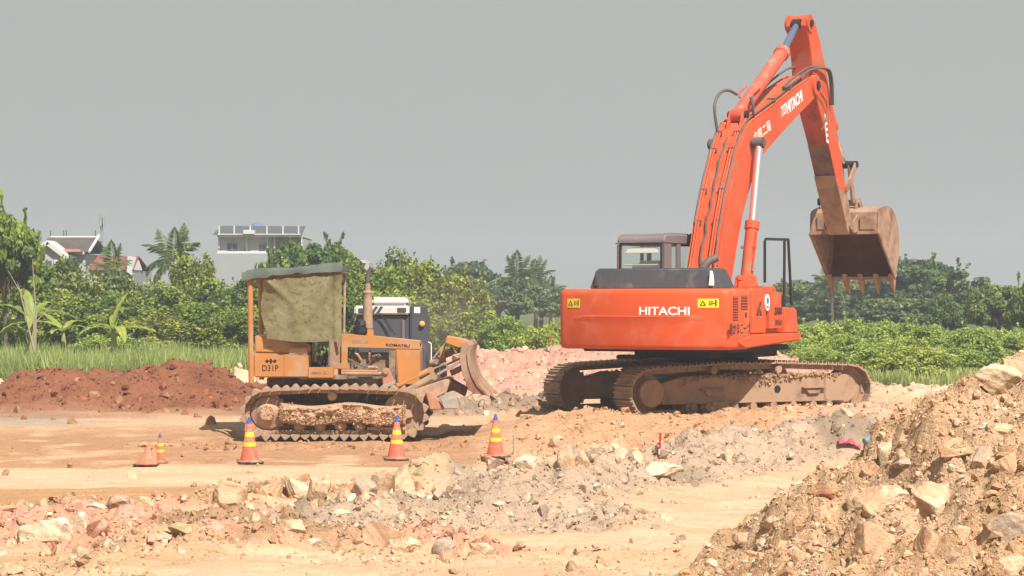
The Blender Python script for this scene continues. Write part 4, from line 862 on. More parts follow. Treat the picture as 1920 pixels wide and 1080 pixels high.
# ================================================================== bulldozer
M_yo = paint("ochre_orange_paint", (.46, .19, .05), .34, (.40, .26, .15), .5, 2.2, edge=.10, top=.35, bmp=.0008)
M_dmud = paint("dozer_muddy_steel", (.24, .155, .10), .9, (.46, .30, .20), .9, 4, spec=.2, edge=.15, bmp=.01, top=.3)
M_eng = paint("dirty_engine", (.10, .075, .055), .6, (.27, .19, .12), .8, 6, edge=.2, bmp=.01, top=.3)
M_tarp = paint("grey_green_tarp", (.085, .105, .085), .1, (.20, .18, .14), .75, 3, edge=.06, bmp=.004, top=.1)
M_rust = paint("rusty_pipe", (.27, .17, .11), .5, (.38, .27, .18), .8, 6, edge=.2, bmp=.002)
M_dmm = plain('pale_dry_mud', (.42, .27, .17), .95, 0, .1, .35, 22, .06)
def cloth_mat():
    m, t, b, tc = new_mat("olive_camouflage_cloth"); v = tc.outputs['Object']
    n1 = noise(t, v, 2.4, 5, .6, .6); n2 = noise(t, v, 16, 5, .75); n3 = noise(t, v, 44, 3, .7)
    c = mixc(t, ramp(t, n1, .38, .66), (.205, .175, .085), (.165, .145, .068)); c = mixc(t, ramp(t, n2, .54, .62), c, (.115, .10, .045)); c = mixc(t, ramp(t, n3, .60, .66), c, (.035, .03, .015))
    t.links.new(c, b.inputs['Base Color']); b.inputs['Roughness'].default_value = .9; bump(t, b, n2, .5, .01); return m
M_cloth = cloth_mat()
dz_root = tag(empty("bulldozer", DOZ), "ochre bulldozer with cloth curtain and tarp roof, facing right on muddy tracks", "bulldozer")
MD = Matrix.Rotation(-math.pi / 2, 4, 'Z')
def dz(px, py, yl=-.45): Y_ = DOZ[1] + yl; return ((px - 960) / F * Y_ - DOZ[0], CZ - (py - HZ) / F * Y_ - DOZ[2])
dshoe = None
def d_track(side):
    global dshoe
    T = MD @ Matrix.Translation((side * .76, 0, 0)); xr0, xf0 = -1.06, 1.19
    pts, pitch = resample([(p[0], p[1] + .085) for p in track_path(xr0, xf0, .365, .365, .045)], 42)
    lk = MB(T)
    for (y, z, a) in pts:
        L = Matrix.Translation((0, y, z)) @ Matrix.Rotation(a, 4, 'X')
        for lx in (-.09, .09): lk.box(lx - .018, lx + .018, -pitch * .46, pitch * .46, .012, .075, L)
        lk.box(-.11, .11, -.022, .022, .03, .065, L)
    tr = lk.build("track", M_dmud, dz_root)
    if dshoe is None:
        sh = MB(); p = pitch * .47; sh.prism([(-p, .012), (p, .012), (p, -.012), (.012, -.088), (-.012, -.088), (-p, -.012)], -.30, .30); ob = sh.build("track_shoe", M_shoe, None, .004, 1); dshoe = ob.data; bpy.data.objects.remove(ob)
    for (y, z, a) in pts:
        o = bpy.data.objects.new("track_shoe", dshoe); C.objects.link(o); o.parent = tr; o.matrix_local = T @ Matrix.Translation((R.normal(0, .004), y, z)) @ Matrix.Rotation(a + R.normal(0, .06), 4, 'X') @ Matrix.Diagonal((R.uniform(.95, 1.02), 1, R.uniform(.75, 1.05), 1))
    s_ = side
    b = MB(T); b.prism([(-.80, .30), (-.72, .56), (1.0, .56), (1.32, .50), (1.36, .38), (1.0, .28)], -.14 , .14); b.prism([(-.6, .285), (.75, .285), (.75, .33), (-.6, .33)], -.17, .17); b.build("track_frame", M_dmud, tr, .012)
    b = MB(T); b.box(.14 * s_, .19 * s_, .60, 1.25, .17, .22); b.box(.14 * s_, .19 * s_, .98, 1.22, .42, .56); b.build("roller_guard", M_dmud, tr, .008)
    n = 18; prof = []
    for i in range(n * 2): a = math.pi * i / n; rr = .30 if i % 2 else .345; prof.append((xr0 + rr * math.cos(a), .45 + rr * math.sin(a)))
    b = MB(T); b.prism(prof, -.03, .03); b.lathe(sorted([(.27, -.06), (.27, .07 * s_), (.20, .10 * s_), (.14, .16 * s_), (.10, .20 * s_)], key=lambda q: q[1]), (0, xr0, .45), 'x', 28); b.build("sprocket", M_dmud, tr, .006)
    for k in range(7):
        a = k * .9 + .4; b = MB(T); b.lathe([(.024, .03 * s_), (.024, .078 * s_)], (0, xr0 + .235 * math.cos(a), .45 + .235 * math.sin(a)), 'x', 10); b.build("sprocket_hole_disc", M_under, tr)  # dark discs stand for the shaded holes in the sprocket
    b = MB(T); b.lathe(sorted([(.29, -.05), (.335, -.03), (.335, .03), (.29, .05), (.10, .06 * s_ + .01), (.08, .12 * s_)], key=lambda q: q[1]), (0, xf0, .45), 'x', 30); b.build("idler", M_dmud, tr, .008)
    for y in (-.52, -.18, .16, .48, .78):
        b = MB(T); b.lathe([(.06, -.15), (.10, -.12), (.10, .12), (.06, .15), (.05, .19)] if s_ > 0 else [(.05, -.19), (.06, -.15), (.10, -.12), (.10, .12), (.06, .15)], (0, y, .24), 'x', 14); b.build("roller", M_dmud, tr, .006)
    b = MB(T); b.lathe([(.075, -.15), (.075, .15)] , (0, .02, .73), 'x', 14); b.build("carrier_roller", M_dmud, tr, .008)
    gx, gz = 130, 30; vs = []
    for i in range(gx + 1):
        for j in range(gz + 1):
            y_, z_ = -.86 + 2.1 * i / gx, .26 + .34 * j / gz; e = min(1, i / 6, (gx - i) / 6, j / 3, (gz - j) / 3)
            bl = .10 * e ** .5 + e * (.08 * float(fbm(np.array(y_ * 4. + s_), np.array(z_ * 6.), 4, 70)) + .5 * float(lumps(np.array(y_ + s_), np.array(z_ * 1.4), .16, 71)) + .9 * float(lumps(np.array(y_), np.array(z_ + s_), .07, 72)))
            vs.append((s_ * (.10 + bl), y_, z_ + .03 * math.sin(y_ * 5)))
    mm = MB(T); mm.add(vs, [(i * (gz + 1) + j, i * (gz + 1) + j + 1, (i + 1) * (gz + 1) + j + 1, (i + 1) * (gz + 1) + j) for i in range(gx) for j in range(gz)]); mm.build("mud_mass", M_dmm, tr, 0, 1, 180)
    n = 2800; yy = R.uniform(-.85, 1.25, n); w = R.random(n); oo = s_ * (.20 + .12 * w); zz = .56 - .26 * w ** 1.2 + R.uniform(-.02, .03, n) + .04 * np.sin(yy * 6); ss = psize(n, .014, .07, 1.4)
    ii = R.random(n) < .14; aa = R.uniform(0, 6.28, n); rr = .12 * np.sqrt(R.random(n)); yy = np.where(ii, xr0 + rr * np.cos(aa), yy); zz = np.where(ii, .45 + rr * np.sin(aa), zz); oo = np.where(ii, s_ * .19, oo)
    q = np.array([(T @ Vector((oo[i], yy[i], zz[i])))[:] for i in range(n)]); mo = rubble("mud_clods", q[:, 0], q[:, 1], q[:, 2], ss, tint(np.tile((.47, .29, .17), (n, 1)), .2, .02)); mo.parent = tr
    n = 260; yy = R.uniform(-1.0, 1.3, n); q = np.array([(T @ Vector((s_ * R.uniform(-.1, .22), yy[i], R.uniform(.10, .17))))[:] for i in range(n)]); mo = rubble("mud_clods", q[:, 0], q[:, 1], q[:, 2], psize(n, .02, .07, 1.5), tint(np.tile((.40, .25, .15), (n, 1)), .25, .02)); mo.parent = tr
d_track(1); d_track(-1)
def dbox(name, a, b_, y0, y1, mat=M_yo, bev=.02, parent=dz_root, yl=None):
    yl = y0 if yl is None else yl; (x0, z1), (x1, z0) = dz(*a, yl), dz(*b_, yl); m = MB(); m.box(x0, x1, y0, y1, z0, z1); return m.build(name, mat, parent, bev, 2)
def dpoly(name, pts, y0, y1, mat=M_yo, bev=.01, parent=dz_root, yl=None):
    m = MB(); m.prism([dz(*p, y0 if yl is None else yl) for p in pts], y0, y1, 'y'); return m.build(name, mat, parent, bev, 2)
dbox("main_frame", (500, 706), (790, 755), -.40, .40, M_eng, .03)
rb = dpoly("rear_tank_lower", [(475, 662), (578, 664), (578, 708), (476, 708)], -.80, .80, bev=.02)
ru = dpoly("rear_tank_upper", [(478, 628), (578, 646), (578, 663), (477, 661)], -.77, .77, bev=.02)
dpoly("side_pocket", [(544, 652), (576, 651), (576, 665), (541, 665)], -.79, -.74, M_dmud, .004, ru); dbox("grab_rail", (543, 651), (577, 654), -.82, -.78, M_yo, .006, ru)
dbox("tank_latch", (500, 650), (511, 652), -.776, -.76, M_eng, .002, ru)
m = MB()
for px in (532,): x0, z1 = dz(px, 664, -.80); m.box(x0, x0 + .008, -.803, -.79, z1 - .38, z1 - .01)
m.build("panel_seam", M_eng, rb)
x0, z0 = dz(507, 690, -.8); text("lettering", "D31P", .27, .10, M_ink, rb, lambda x, y, d: Vector((x0 + x, -.803 - d, z0 + y)), .006)
x0, z0 = dz(508, 677, -.8); m = MB()
for dx, dz_, r_ in ((-.065, 0, .028), (.065, 0, .028), (0, .024, .016), (0, -.024, .016)): m.prism([(x0 + dx + r_ * math.cos(a), z0 + dz_ + r_ * math.sin(a)) for a in np.linspace(0, 6.283, 13)[:-1]], -.806, -.80, 'y')
m.box(x0 - .045, x0 + .045, -.806, -.80, z0 - .007, z0 + .007); m.box(x0 - .007, x0 + .007, -.806, -.80, z0 - .04, z0 + .04); m.build("maker_emblem", M_ink, rb)
sb = dbox("step_box", (577.5, 689), (625, 709), -.80, -.38, M_yo, .012); x1_, z1_ = dz(599, 699, -.8)
m = MB(); m.box(x1_ - .14, x1_ + .03, -.803, -.80, z1_ - .02, z1_ + .015); m.box(x1_ + .06, x1_ + .13, -.803, -.80, z1_ - .025, z1_ + .03); m.build("worn_print", M_eng, sb)
dbox("floor_plate", (560, 704), (650, 712), -.75, .75, M_eng, .01); dbox("bracket", (622, 692), (633, 708), -.62, -.42, M_dmud, .01)
m = MB(); x0, z0 = dz(583, 650, -.2); m.box(x0 - .10, x0 + .02, -.30, .30, z0 - .35, z0 + .25); m.box(x0 - .05, x0 + .16, -.28, .28, z0 - .40, z0 - .26); m.build("seat", M_blk, dz_root, .04, 3)
for px, py, qx, qy, yl in ((603, 684, 612, 662, -.35), (613, 690, 600, 668, .3), (607, 690, 611, 676, 0)):
    a, b_ = dz(px, py, yl), dz(qx, qy, yl); m = MB(); m.tube([(a[0], yl, a[1]), (b_[0], yl, b_[1])], .012, 6); m.lathe([(.001, -.03), (.026, 0), (.001, .03)], (b_[0], yl, b_[1]), 'z', 8); m.build("control_lever", M_blk, dz_root)
dpoly("dashboard", [(617, 638), (642, 636), (642, 706), (614, 706)], -.38, .38, M_rust, .02)
# hood: open-sided, with the radiator guard in front
hd = dpoly("hood", [(640, 627), (700, 630), (787, 640), (788, 655), (652, 651), (651, 700), (640, 706)], -.44, -.425, bev=.004)
dpoly("hood_top", [(640, 627), (660, 627), (787, 640), (787, 646), (640, 634)], -.424, .44, bev=.012, parent=hd, yl=-.44); dpoly("hood_far_side", [(640, 630), (787, 642), (788, 655), (640, 652)], .42, .44, bev=.004, parent=hd, yl=-.44)
dpoly("radiator_guard", [(741, 654), (788, 655), (788, 722), (745, 722)], -.45, .45, bev=.02, parent=hd); dbox("hood_vent", (661, 637), (690, 643), -.445, -.44, M_rust, .002, hd)
dbox("side_grille", (729, 657), (741, 714), -.43, -.38, M_eng, .004, hd); dbox("engine_block", (655, 662), (735, 716), -.30, .30, M_eng, .03, hd)
dpoly("fender_arch", [(628, 692), (632, 684), (642, 679), (652, 680), (656, 693)], -.5, -.3, M_yo, .01)
rr = random.Random(4)
for i in range(9):
    px0, py0 = rr.uniform(658, 725), rr.uniform(668, 706); a, b_ = dz(px0, py0, -.33), dz(px0 + rr.uniform(-16, 22), py0 + rr.uniform(-20, 10), -.33); m = MB(); m.tube([(a[0], -.33, a[1]), ((a[0] + b_[0]) / 2, -.38, (a[1] + b_[1]) / 2 + .03), (b_[0], -.34, b_[1])], rr.uniform(.008, .022), 6); m.build("engine_pipe", rr.choice([M_rust, M_hose, M_dmud]), hd)
a = [dz(*p, -.5) for p in ((653, 673), (668, 681), (685, 688), (697, 690))]; m = MB(); m.tube([(p[0], -.5, p[1]) for p in a], .014, 6); m.build("hydraulic_hose", M_hose, dz_root)
for (p, q, r_, mt) in (((640, 700), (722, 701), .034, M_rust), ((640, 695), (708, 696), .02, M_yo), ((690, 689), (704, 689), .03, M_rust)):
    a, b_ = dz(*p, -.5), dz(*q, -.5); m = MB(); m.tube([(a[0], -.5, a[1]), (b_[0], -.5, b_[1])], r_, 10); m.build("side_pipe", mt, dz_root)
dpoly("lift_bracket", [(716, 694), (722, 689), (730, 692), (741, 717), (736, 722), (718, 724)], -.62, -.50, paint("bracket_pinkish", (.44, .20, .13), .3, (.50, .34, .24), .6, 4), .01)
dpoly("bracket_edge", [(718, 724), (741, 713), (741, 719), (720, 730)], -.63, -.49, M_chr, .004)
a = dz(724, 697, -.56); m = MB(); m.lathe([(.045, -.66), (.045, -.46)], (a[0], 0, a[1]), 'y', 12); m.build("bracket_pin", M_rust, dz_root, .006)
x0, z0 = dz(746, 647.5, -.44); text("lettering", "KOMATSU", .40, .045, M_ink, hd, lambda x, y, d: Vector((x0 + x, -.443 - d, z0 + y + x * -.06)), .02)
# exhaust and air pre-cleaner
c0 = dz(690, 628, 0); m = MB(); m.lathe([(.055, 0), (.055, .12), (.09, .14), (.075, .72), (.085, .73), (.085, .76), (.05, .78), (.045, .9)], (c0[0], -.1, c0[1] - .03), 'z', 18); mu = m.build("muffler", M_rust, dz_root, .004)
z = c0[1] + .85; m = MB(); m.tube([(c0[0], -.1, z - .02), (c0[0], -.1, z + .14), (c0[0] + .02, -.1, z + .22), (c0[0] + .07, -.1, z + .29)], .04, 12); m.build("exhaust_stack", M_hose, mu)
m = MB(); m.box(c0[0] - .02, c0[0] + .10, -.2, 0, c0[1] - .06, c0[1] + .1); m.build("muffler_mount", M_yo, mu, .02)
c1 = dz(677, 628, -.1); m = MB(); m.lathe([(.10, 0), (.14, .03), (.14, .13), (.10, .15)], (c1[0], -.1, c1[1]), 'z', 20); m.lathe([(.13, .16), (.11, .24)], (c1[0], -.1, c1[1]), 'z', 20); m.build("air_precleaner", M_blk, dz_root, .006)
# lift cylinders, push frame and blade
def dtube(name, p, q, yl, r, mat, parent=dz_root):
    a, b_ = dz(*p, yl), dz(*q, yl); m = MB(); m.tube([(a[0], yl, a[1]), (b_[0], yl, b_[1])], r, 14); m.lathe([(r * 1.05, -r), (r * 1.05, r)], (b_[0], yl, b_[1]), 'y', 12); return m.build(name, mat, parent)
c_ = dtube("lift_cylinder", (745, 724), (808, 694), -.40, .055, M_yo); dtube("piston_rod", (808, 694), (834, 682), -.40, .025, M_chr, c_)
c_ = dtube("angle_cylinder", (762, 735), (814, 705), -.62, .060, M_rust); dtube("piston_rod", (814, 705), (857, 682), -.62, .025, M_chr, c_)
dpoly("blade_bracket", [(800, 690), (806, 676), (820, 674), (822, 700), (806, 704)], -.35, -.15, M_yo, .01); dpoly("blade_bracket", [(824, 652), (834, 648), (838, 706), (826, 708)], -.30, -.12, M_yo, .01)
dpoly("blade_bracket", [(836, 656), (848, 652), (852, 664), (836, 672)], -.25, .1, M_rust, .01)
for (p, q, yl, r_) in (((812, 672), (834, 646), -.28, .018), ((838, 684), (862, 672), -.5, .018), ((806, 680), (818, 678), -.4, .045), ((845, 700), (866, 690), -.3, .05)): dtube("linkage", p, q, yl, r_, M_rust)
dpoly("push_frame", [(770, 742), (780, 729), (838, 710), (848, 714), (836, 737), (822, 744), (800, 752)], -.72, .72, M_dmud, .015, yl=-.72)
dpoly("frame_knee", [(798, 734), (812, 736), (834, 768), (806, 768)], -.90, -.74, paint("bare_red_steel", (.42, .17, .10), .4, (.48, .30, .21), .8, 5), .01)
dpoly("frame_shoe", [(824, 746), (854, 733), (861, 766), (833, 767)], -.95, -.80, paint("bare_grey_steel", (.30, .28, .24), .4, (.45, .36, .28), .7, 5), .01)
dpoly("frame_web", [(836, 737), (848, 714), (876, 730), (872, 744), (850, 732)], -.45, .45, M_eng, .01)
# blade: curved section, angled a little so the far end leads
back = [(866, 645), (861, 669), (866, 696), (873, 717), (878, 731), (888, 737), (912, 742)]; front = [(917, 742), (897, 722), (887, 705), (880, 684), (878, 664), (881, 648), (874, 639)]
pb = [dz(*p, -1.1) for p in back + front]; sh = math.tan(math.radians(2.5))
m = MB(); n = len(pb); vs = [(p[0] + sh * (y + 1.1), y, p[1]) for y in (-1.12, 1.12) for p in pb]
m.add(vs, [list(range(n))[::-1], list(range(n, 2 * n))] + [(i, (i + 1) % n, n + (i + 1) % n, n + i) for i in range(n)]); bl = m.build("blade", M_buck, dz_root, .006, 1, 40)
m = MB(); fr = [dz(*p, -1.1) for p in [(919, 743), (899, 723), (889.5, 705), (883, 684), (881, 664), (884, 648)]]
m.prism([(p[0], p[1]) for p in fr] + [(p[0] - .05, p[1] - .005) for p in fr[::-1]], -1.15, -1.11, 'y'); m.build("blade_end_plate", M_buck, bl, .004)
dpoly("blade_top_bar", [(837, 631), (868, 637), (879, 641), (871, 651), (859, 652), (835, 643)], -1.05, .3, M_yo, .01, bl, -1.05)
n = 420; qy = R.uniform(-1.1, 1.0, n); qt = R.random(n); bx = np.interp(qt, np.linspace(0, 1, 6), [p[0] for p in pb[:6]]); bz = np.interp(qt, np.linspace(0, 1, 6), [p[1] for p in pb[:6]])
mo = rubble("mud_clods", bx + sh * (qy + 1.1), qy, bz, psize(n, .015, .09, 1.5), tint(np.tile((.40, .26, .17), (n, 1)), .2, .02)); mo.parent = bl
# canopy: posts, tarp roof, cloth curtain
for yl, nm in ((-.78, 0), (.78, 1)):
    a, b_ = dz(471, 718, -.78), dz(469, 520, -.78); m = MB(); m.tube([(a[0], yl, a[1]), (b_[0], yl, b_[1])], .045, 10); m.build("canopy_post", M_yo, dz_root)
    a, b_ = dz(634, 650, -.78), dz(634, 516, -.78); m = MB(); m.tube([(a[0], yl * .6, a[1]), (b_[0], yl * .95, b_[1])], .022, 8); m.build("canopy_post", M_rust, dz_root)
a, b_ = dz(455, 522, -.85), dz(638, 512, -.85); m = MB()
for yl in (-.80, .80): m.tube([(a[0], yl, a[1]), (b_[0], yl, b_[1] + .02)], .022, 6)
m.tube([(b_[0], -.85, b_[1] + .02), (b_[0], .85, b_[1] + .02)], .022, 6); m.build("canopy_rails", M_rust, dz_root)
tl, tr_ = dz(452, 508, -.9), dz(640, 494, -.9); nx = 46; ny = 14; vs = []
for i in range(nx + 1):
    t = i / nx; x = tl[0] + (tr_[0] - tl[0]) * t; zt_ = tl[1] + (tr_[1] - tl[1]) * t
    drop = .14 - .03 * t + .05 * float(fbm(np.array(t * 6.), np.array(1.5), 3, 66)); path = [(-.92, -drop)] + [(-.93 + .02 * k, -drop + drop * k / 3) for k in range(1, 3)] + [(-.86 + 1.72 * k / ny, .0) for k in range(ny + 1)] + [(.90, -.08), (.92, -drop)]
    for j, (yl, dz_) in enumerate(path):
        nz = .045 * float(fbm(np.array(t * 5.), np.array(yl * 2. + 3), 3, 60)) + .03 * math.sin(t * 9) * (1 if j > 2 else .4); sag = -.05 * math.sin(math.pi * t) * 0
        vs.append((x + (.02 * math.sin(j) if i in (0, nx) else 0), yl + .04 * float(fbm(np.array(t * 7.), np.array(dz_ * 5), 2, 61)), zt_ + dz_ + nz + sag))
w = len(path); m = MB(); m.add(vs, [(i * w + j, i * w + j + 1, (i + 1) * w + j + 1, (i + 1) * w + j) for i in range(nx) for j in range(w - 1)])
for i in (0, nx): m.add([vs[i * w + j] for j in range(w)], [list(range(w))])
m.build("tarp_roof", M_tarp, dz_root, 0, 1, 60)
P00, P10, P01, P11 = dz(489, 524, -.88), dz(641, 514, -.88), dz(496, 634, -.88), dz(640, 641, -.88); n = 44; vs = []
for j in range(n + 1):
    for i in range(n + 1):
        u, v = i / n, j / n; x = (P00[0] * (1 - u) + P10[0] * u) * (1 - v) + (P01[0] * (1 - u) + P11[0] * u) * v; z = (P00[1] * (1 - u) + P10[1] * u) * (1 - v) + (P01[1] * (1 - u) + P11[1] * u) * v
        z -= .035 * math.sin(math.pi * min(1, u * 1.2)) * v; z -= .03 * abs(math.sin(u * math.pi * 3)) * (1 - v) ** 3; x += .03 * math.sin(v * 7 + 1) * (u < .02); fold = .11 * math.sin((u - .0) * 11 + v * 4) * (1 - v) * math.exp(-((u - .12 - v * .45) / .2) ** 2) + .06 * math.exp(-((u + v * .55 - .93) / .05) ** 2) * (1 - v) ** 1.5 + .06 * math.exp(-((u - v * .7 - .08) / .05) ** 2) * max(0, 1 - v * 1.8) + .04 * math.exp(-((u - .93) / .03) ** 2) + .05 * math.exp(-((u + v * .35 - .62) / .04) ** 2) * v + .03 * float(fbm(np.array(u * 4.), np.array(v * 3.), 3, 63)) + .008 * float(fbm(np.array(u * 14.), np.array(v * 14.), 2, 64))
        vs.append((x, -.89 - fold - .03 * math.sin(u * math.pi), z))
m = MB(); m.add(vs, [(j * (n + 1) + i, j * (n + 1) + i + 1, (j + 1) * (n + 1) + i + 1, (j + 1) * (n + 1) + i) for j in range(n) for i in range(n)]); m.build("cloth_curtain", M_cloth, dz_root, 0, 1, 180)
# ================================================================== machine parked behind (white brow, dark cab)
LY = 43.6; LX = (733 - 960) / F * LY; ld = tag(empty("wheel_loader", (LX, LY, .1)), "dark grey loader cab with white roof and brow, parked behind the bulldozer", "loader")
def lb(name, a, b_, y0, y1, mat, bev=.02, parent=ld):
    x0, x1 = (a[0] - 733) / F * LY, (b_[0] - 733) / F * LY; z1, z0 = CZ - (a[1] - HZ) / F * LY - .1, CZ - (b_[1] - HZ) / F * LY - .1; m = MB(); m.box(x0, x1, y0, y1, z0, z1); return m.build(name, mat, parent, bev, 3)
M_ldk = paint("loader_dark_grey", (.06, .06, .075), .12, (.18, .155, .145), .5, 2, top=.2); M_lgl = plain("dark_windscreen", (.075, .078, .09), .25, 0, .5, .15); M_lwh = paint("loader_white", (.62, .60, .55), .06, (.4, .33, .26), .5, 2, top=.1)
lb("cab_body", (666, 588), (801, 712), 0, 1.5, M_ldk, .05); lb("roof_box", (695, 557), (765, 573), .15, 1.3, M_lwh, .06); br_ = lb("white_brow", (665, 573), (768, 590), -.10, .3, M_lwh, .03)
for a, b_ in (((672, 578), (684, 587)), ((745, 577), (762, 586))): lb("headlight", a, b_, -.115, -.09, M_ldk, .02, br_)
m = MB(); z0 = CZ - (588 - HZ) / F * LY - .1
for dx in (0, .10): m.add([(-.40 + dx, -.11, z0 - .01), (-.30 + dx, -.11, z0 + .14), (-.24 + dx, -.11, z0 + .14), (-.34 + dx, -.11, z0 - .01)], [(0, 1, 2, 3)])
m.build("brow_marking", M_ldk, br_)
lb("windscreen", (672, 592), (758, 690), -.02, .02, M_lgl, .01); lb("right_pillar", (769, 572), (800, 712), -.08, .4, M_ldk, .03); lb("data_sticker", (777, 576), (788, 587), -.09, -.078, M_white, .0)
lb("pillar_edge", (754, 600), (759, 690), -.05, .0, M_cab, .008); m = MB(); z0 = CZ - (607 - HZ) / F * LY - .1; m.lathe([(.03, -.16), (.055, -.14), (.055, -.09), (.03, -.08)], ((792 - 733) / F * LY, 0, z0), 'y', 12); m.build("amber_lamp", plain("amber_lens", (.75, .38, .08), .3), ld, .004)
def lt(name, pts, r_, mat): m = MB(); m.tube([((p[0] - 733) / F * LY, -.12, CZ - (p[1] - HZ) / F * LY - .1) for p in pts], r_, 6); return m.build(name, mat, ld)
lt("wiper", [(712, 587), (722, 600), (734, 622)], .010, M_blk); lt("wiper", [(716, 588), (728, 604), (741, 628)], .008, M_blk); lt("handrail", [(663, 636), (665, 606), (668, 594)], .016, M_cab); lt("handrail", [(809, 680), (809, 644), (803, 641)], .012, M_white); lt("mirror_arm", [(640, 600), (666, 601)], .012, M_blk)
m = MB(); m.box(-.66, .68, .0, 3.4, .3, .75); m.build("chassis", M_ldk, ld, .05); 
for sx in (-.75, .75):
    for y in (.4, 2.8): m = MB(); m.lathe([(.3, -.2), (.52, -.18), (.55, -.1), (.55, .1), (.52, .18), (.3, .2)], (sx, y, .5), 'x', 24); m.build("wheel", M_blk, ld, .02)
# ================================================================== cones, stakes, scraps
M_cone = paint("cone_orange_plastic", (.58, .11, .06), .40, (.50, .25, .15), .5, 5, edge=.06, top=.0); M_conef = paint("faded_cone_plastic", (.74, .20, .12), .2, (.62, .40, .28), .6, 6, edge=.06, top=0)
M_band = plain("yellow_band", (.62, .53, .03), .5); M_tip = plain("blue_cone_tip", (.035, .08, .32), .5); M_base = paint("cone_black_base", (.05, .045, .045), .3, (.4, .29, .18), .8, 6, top=.4)
def cone(px, py, h, label, tilt=(0, 0)):
    p = hit(px, py); r = tag(empty("traffic_cone", (p.x, p.y, p.z)), label, "traffic cone", "traffic cones beside the cream road"); r.rotation_euler = (tilt[0], tilt[1], random.uniform(0, 1)); k = h / .68
    m = MB(); m.box(-.19 * k, .19 * k, -.19 * k, .19 * k, 0, .03 * k); m.build("base", M_base, r, .012)
    rad = lambda z: (.145 - (.145 - .028) * (z / .66)) * k
    m = MB(); m.lathe([(rad(.0) * 1.12, .03 * k), (rad(.03), .05 * k), (rad(.62), .62 * k), (rad(.64) * .5, .64 * k)], n=28); m.build("cone_body", M_cone, r)
    for z0, z1 in ((.255, .315), (.40, .465)): m = MB(); m.lathe([(rad(z0) + .001, z0 * k), (rad(z0) + .004, z0 * k + .002), (rad(z1) + .004, z1 * k), (rad(z1) + .001, z1 * k + .002)], n=28); m.build("yellow_band", M_band, r)
    m = MB(); m.lathe([(rad(.60) + .003, .60 * k), (.026 * k, .655 * k), (.018 * k, .69 * k), (.004, .70 * k)], n=16); m.build("blue_tip", M_tip, r); return r
cone(468, 868, .675, "upright traffic cone standing left of the bulldozer's rear sprocket", (.01, -.01)); cone(743, 862, .66, "upright traffic cone before the bulldozer's front idler", (.0, .015)); cone(929, 857, .62, "traffic cone right of the bulldozer blade, its base among stones")
p = hit(299, 870); r = cone(300, 868, .43, "small upright cone half hidden behind the broken faded cone"); 
p = hit(277, 872); r = tag(empty("broken_traffic_cone", p), "broken faded cone with its top missing and a torn sheet", "traffic cone", "traffic cones beside the cream road")
m = MB(); m.box(-.20, .17, -.17, .17, 0, .025); m.build("base", M_base, r, .01); m = MB(); n = 24; vs = []
for z_, rd in ((.02, .155), (.12, .125), (.20, .098), (.27, .07)):
    for k in range(n): a = 2 * math.pi * k / n; vs.append((rd * math.cos(a) - .01 + z_ * .25, rd * math.sin(a), z_ + (.04 * math.sin(a * 2 + 1) + .015 * math.sin(a * 5) if z_ > .25 else 0)))
m.add(vs, [(i * n + k, i * n + (k + 1) % n, (i + 1) * n + (k + 1) % n, (i + 1) * n + k) for i in range(3) for k in range(n)]); m.build("cone_body", M_conef, r)
m = MB(); m.prism([(-.09, .02), (.15, .02), (.13, .21), (.07, .20), (.02, .17), (-.05, .18)], -.175, -.165, 'y'); m.build("torn_sheet", M_conef, r, .004); m = MB(); m.tube([(.09, -.02, .2), (.085, -.03, .27)], .022, 8); m.build("stub", M_conef, r)
def stake(name, px, py0, py1, rad, mats, label, lean=.0):
    p = hit(px, py1); L = (py1 - py0) * p.y / F; r = tag(empty(name, p), label, "stake"); n = len(mats)
    for i, mt in enumerate(mats): m = MB(); m.tube([(lean * L * i / n, 0, L * i / n), (lean * L * (i + 1) / n, 0, L * (i + 1) / n)], rad, 8); m.build("stake_shaft" if i < n - 1 else "stake_head", mt, r)
M_red = plain("red_paint", (.45, .03, .03), .5); M_wood = plain("weathered_wood", (.34, .27, .20), .8, var=.3, sc=20)
stake("marker_stake", 1236, 812, 862, .016, [M_red, M_white, M_red, M_red, M_red], "thin red and white marker stake on the berm below the excavator tracks", .05)
stake("wooden_stake", 963, 815, 850, .012, [M_wood, M_wood], "thin bare wooden stake right of the fourth cone")
stake("survey_pole", 1032, 631, 664, .018, [M_wood, M_wood, M_red], "slim pole with a red top on the pink mound")
p = hit(1592, 836); vs = []
for j in range(9):
    for i in range(15): u, v = i / 14, j / 8; vs.append((-.17 + .34 * u, -.08 + .16 * v, .05 * math.sin(u * 3.1) + .04 * math.sin(u * 13 + v * 5) * math.sin(v * 6) + .02))
m = MB(); m.add(vs, [(j * 15 + i, j * 15 + i + 1, j * 15 + i + 16, j * 15 + i + 15) for j in range(8) for i in range(14)]); o = m.build("plastic_scrap", plain("pink_plastic", (.42, .07, .10), .45), None, 0, 1, 180); o.location = p; o.rotation_euler = (.3, .25, 0); tag(o, "crumpled bright pink plastic on the stones left of the dirt heap", "plastic scrap")
p = hit(1621, 835); m = MB(); m.lathe([(.035, 0), (.035, .10), (.015, .13), (.015, .15)], n=12); o = m.build("plastic_bottle", plain("blue_grey_plastic", (.16, .24, .30), .4), None, .004); o.location = p + Vector((0, 0, .03)); o.rotation_euler = (0, 1.2, .5); tag(o, "small blue-grey bottle right of the pink plastic scrap", "bottle")
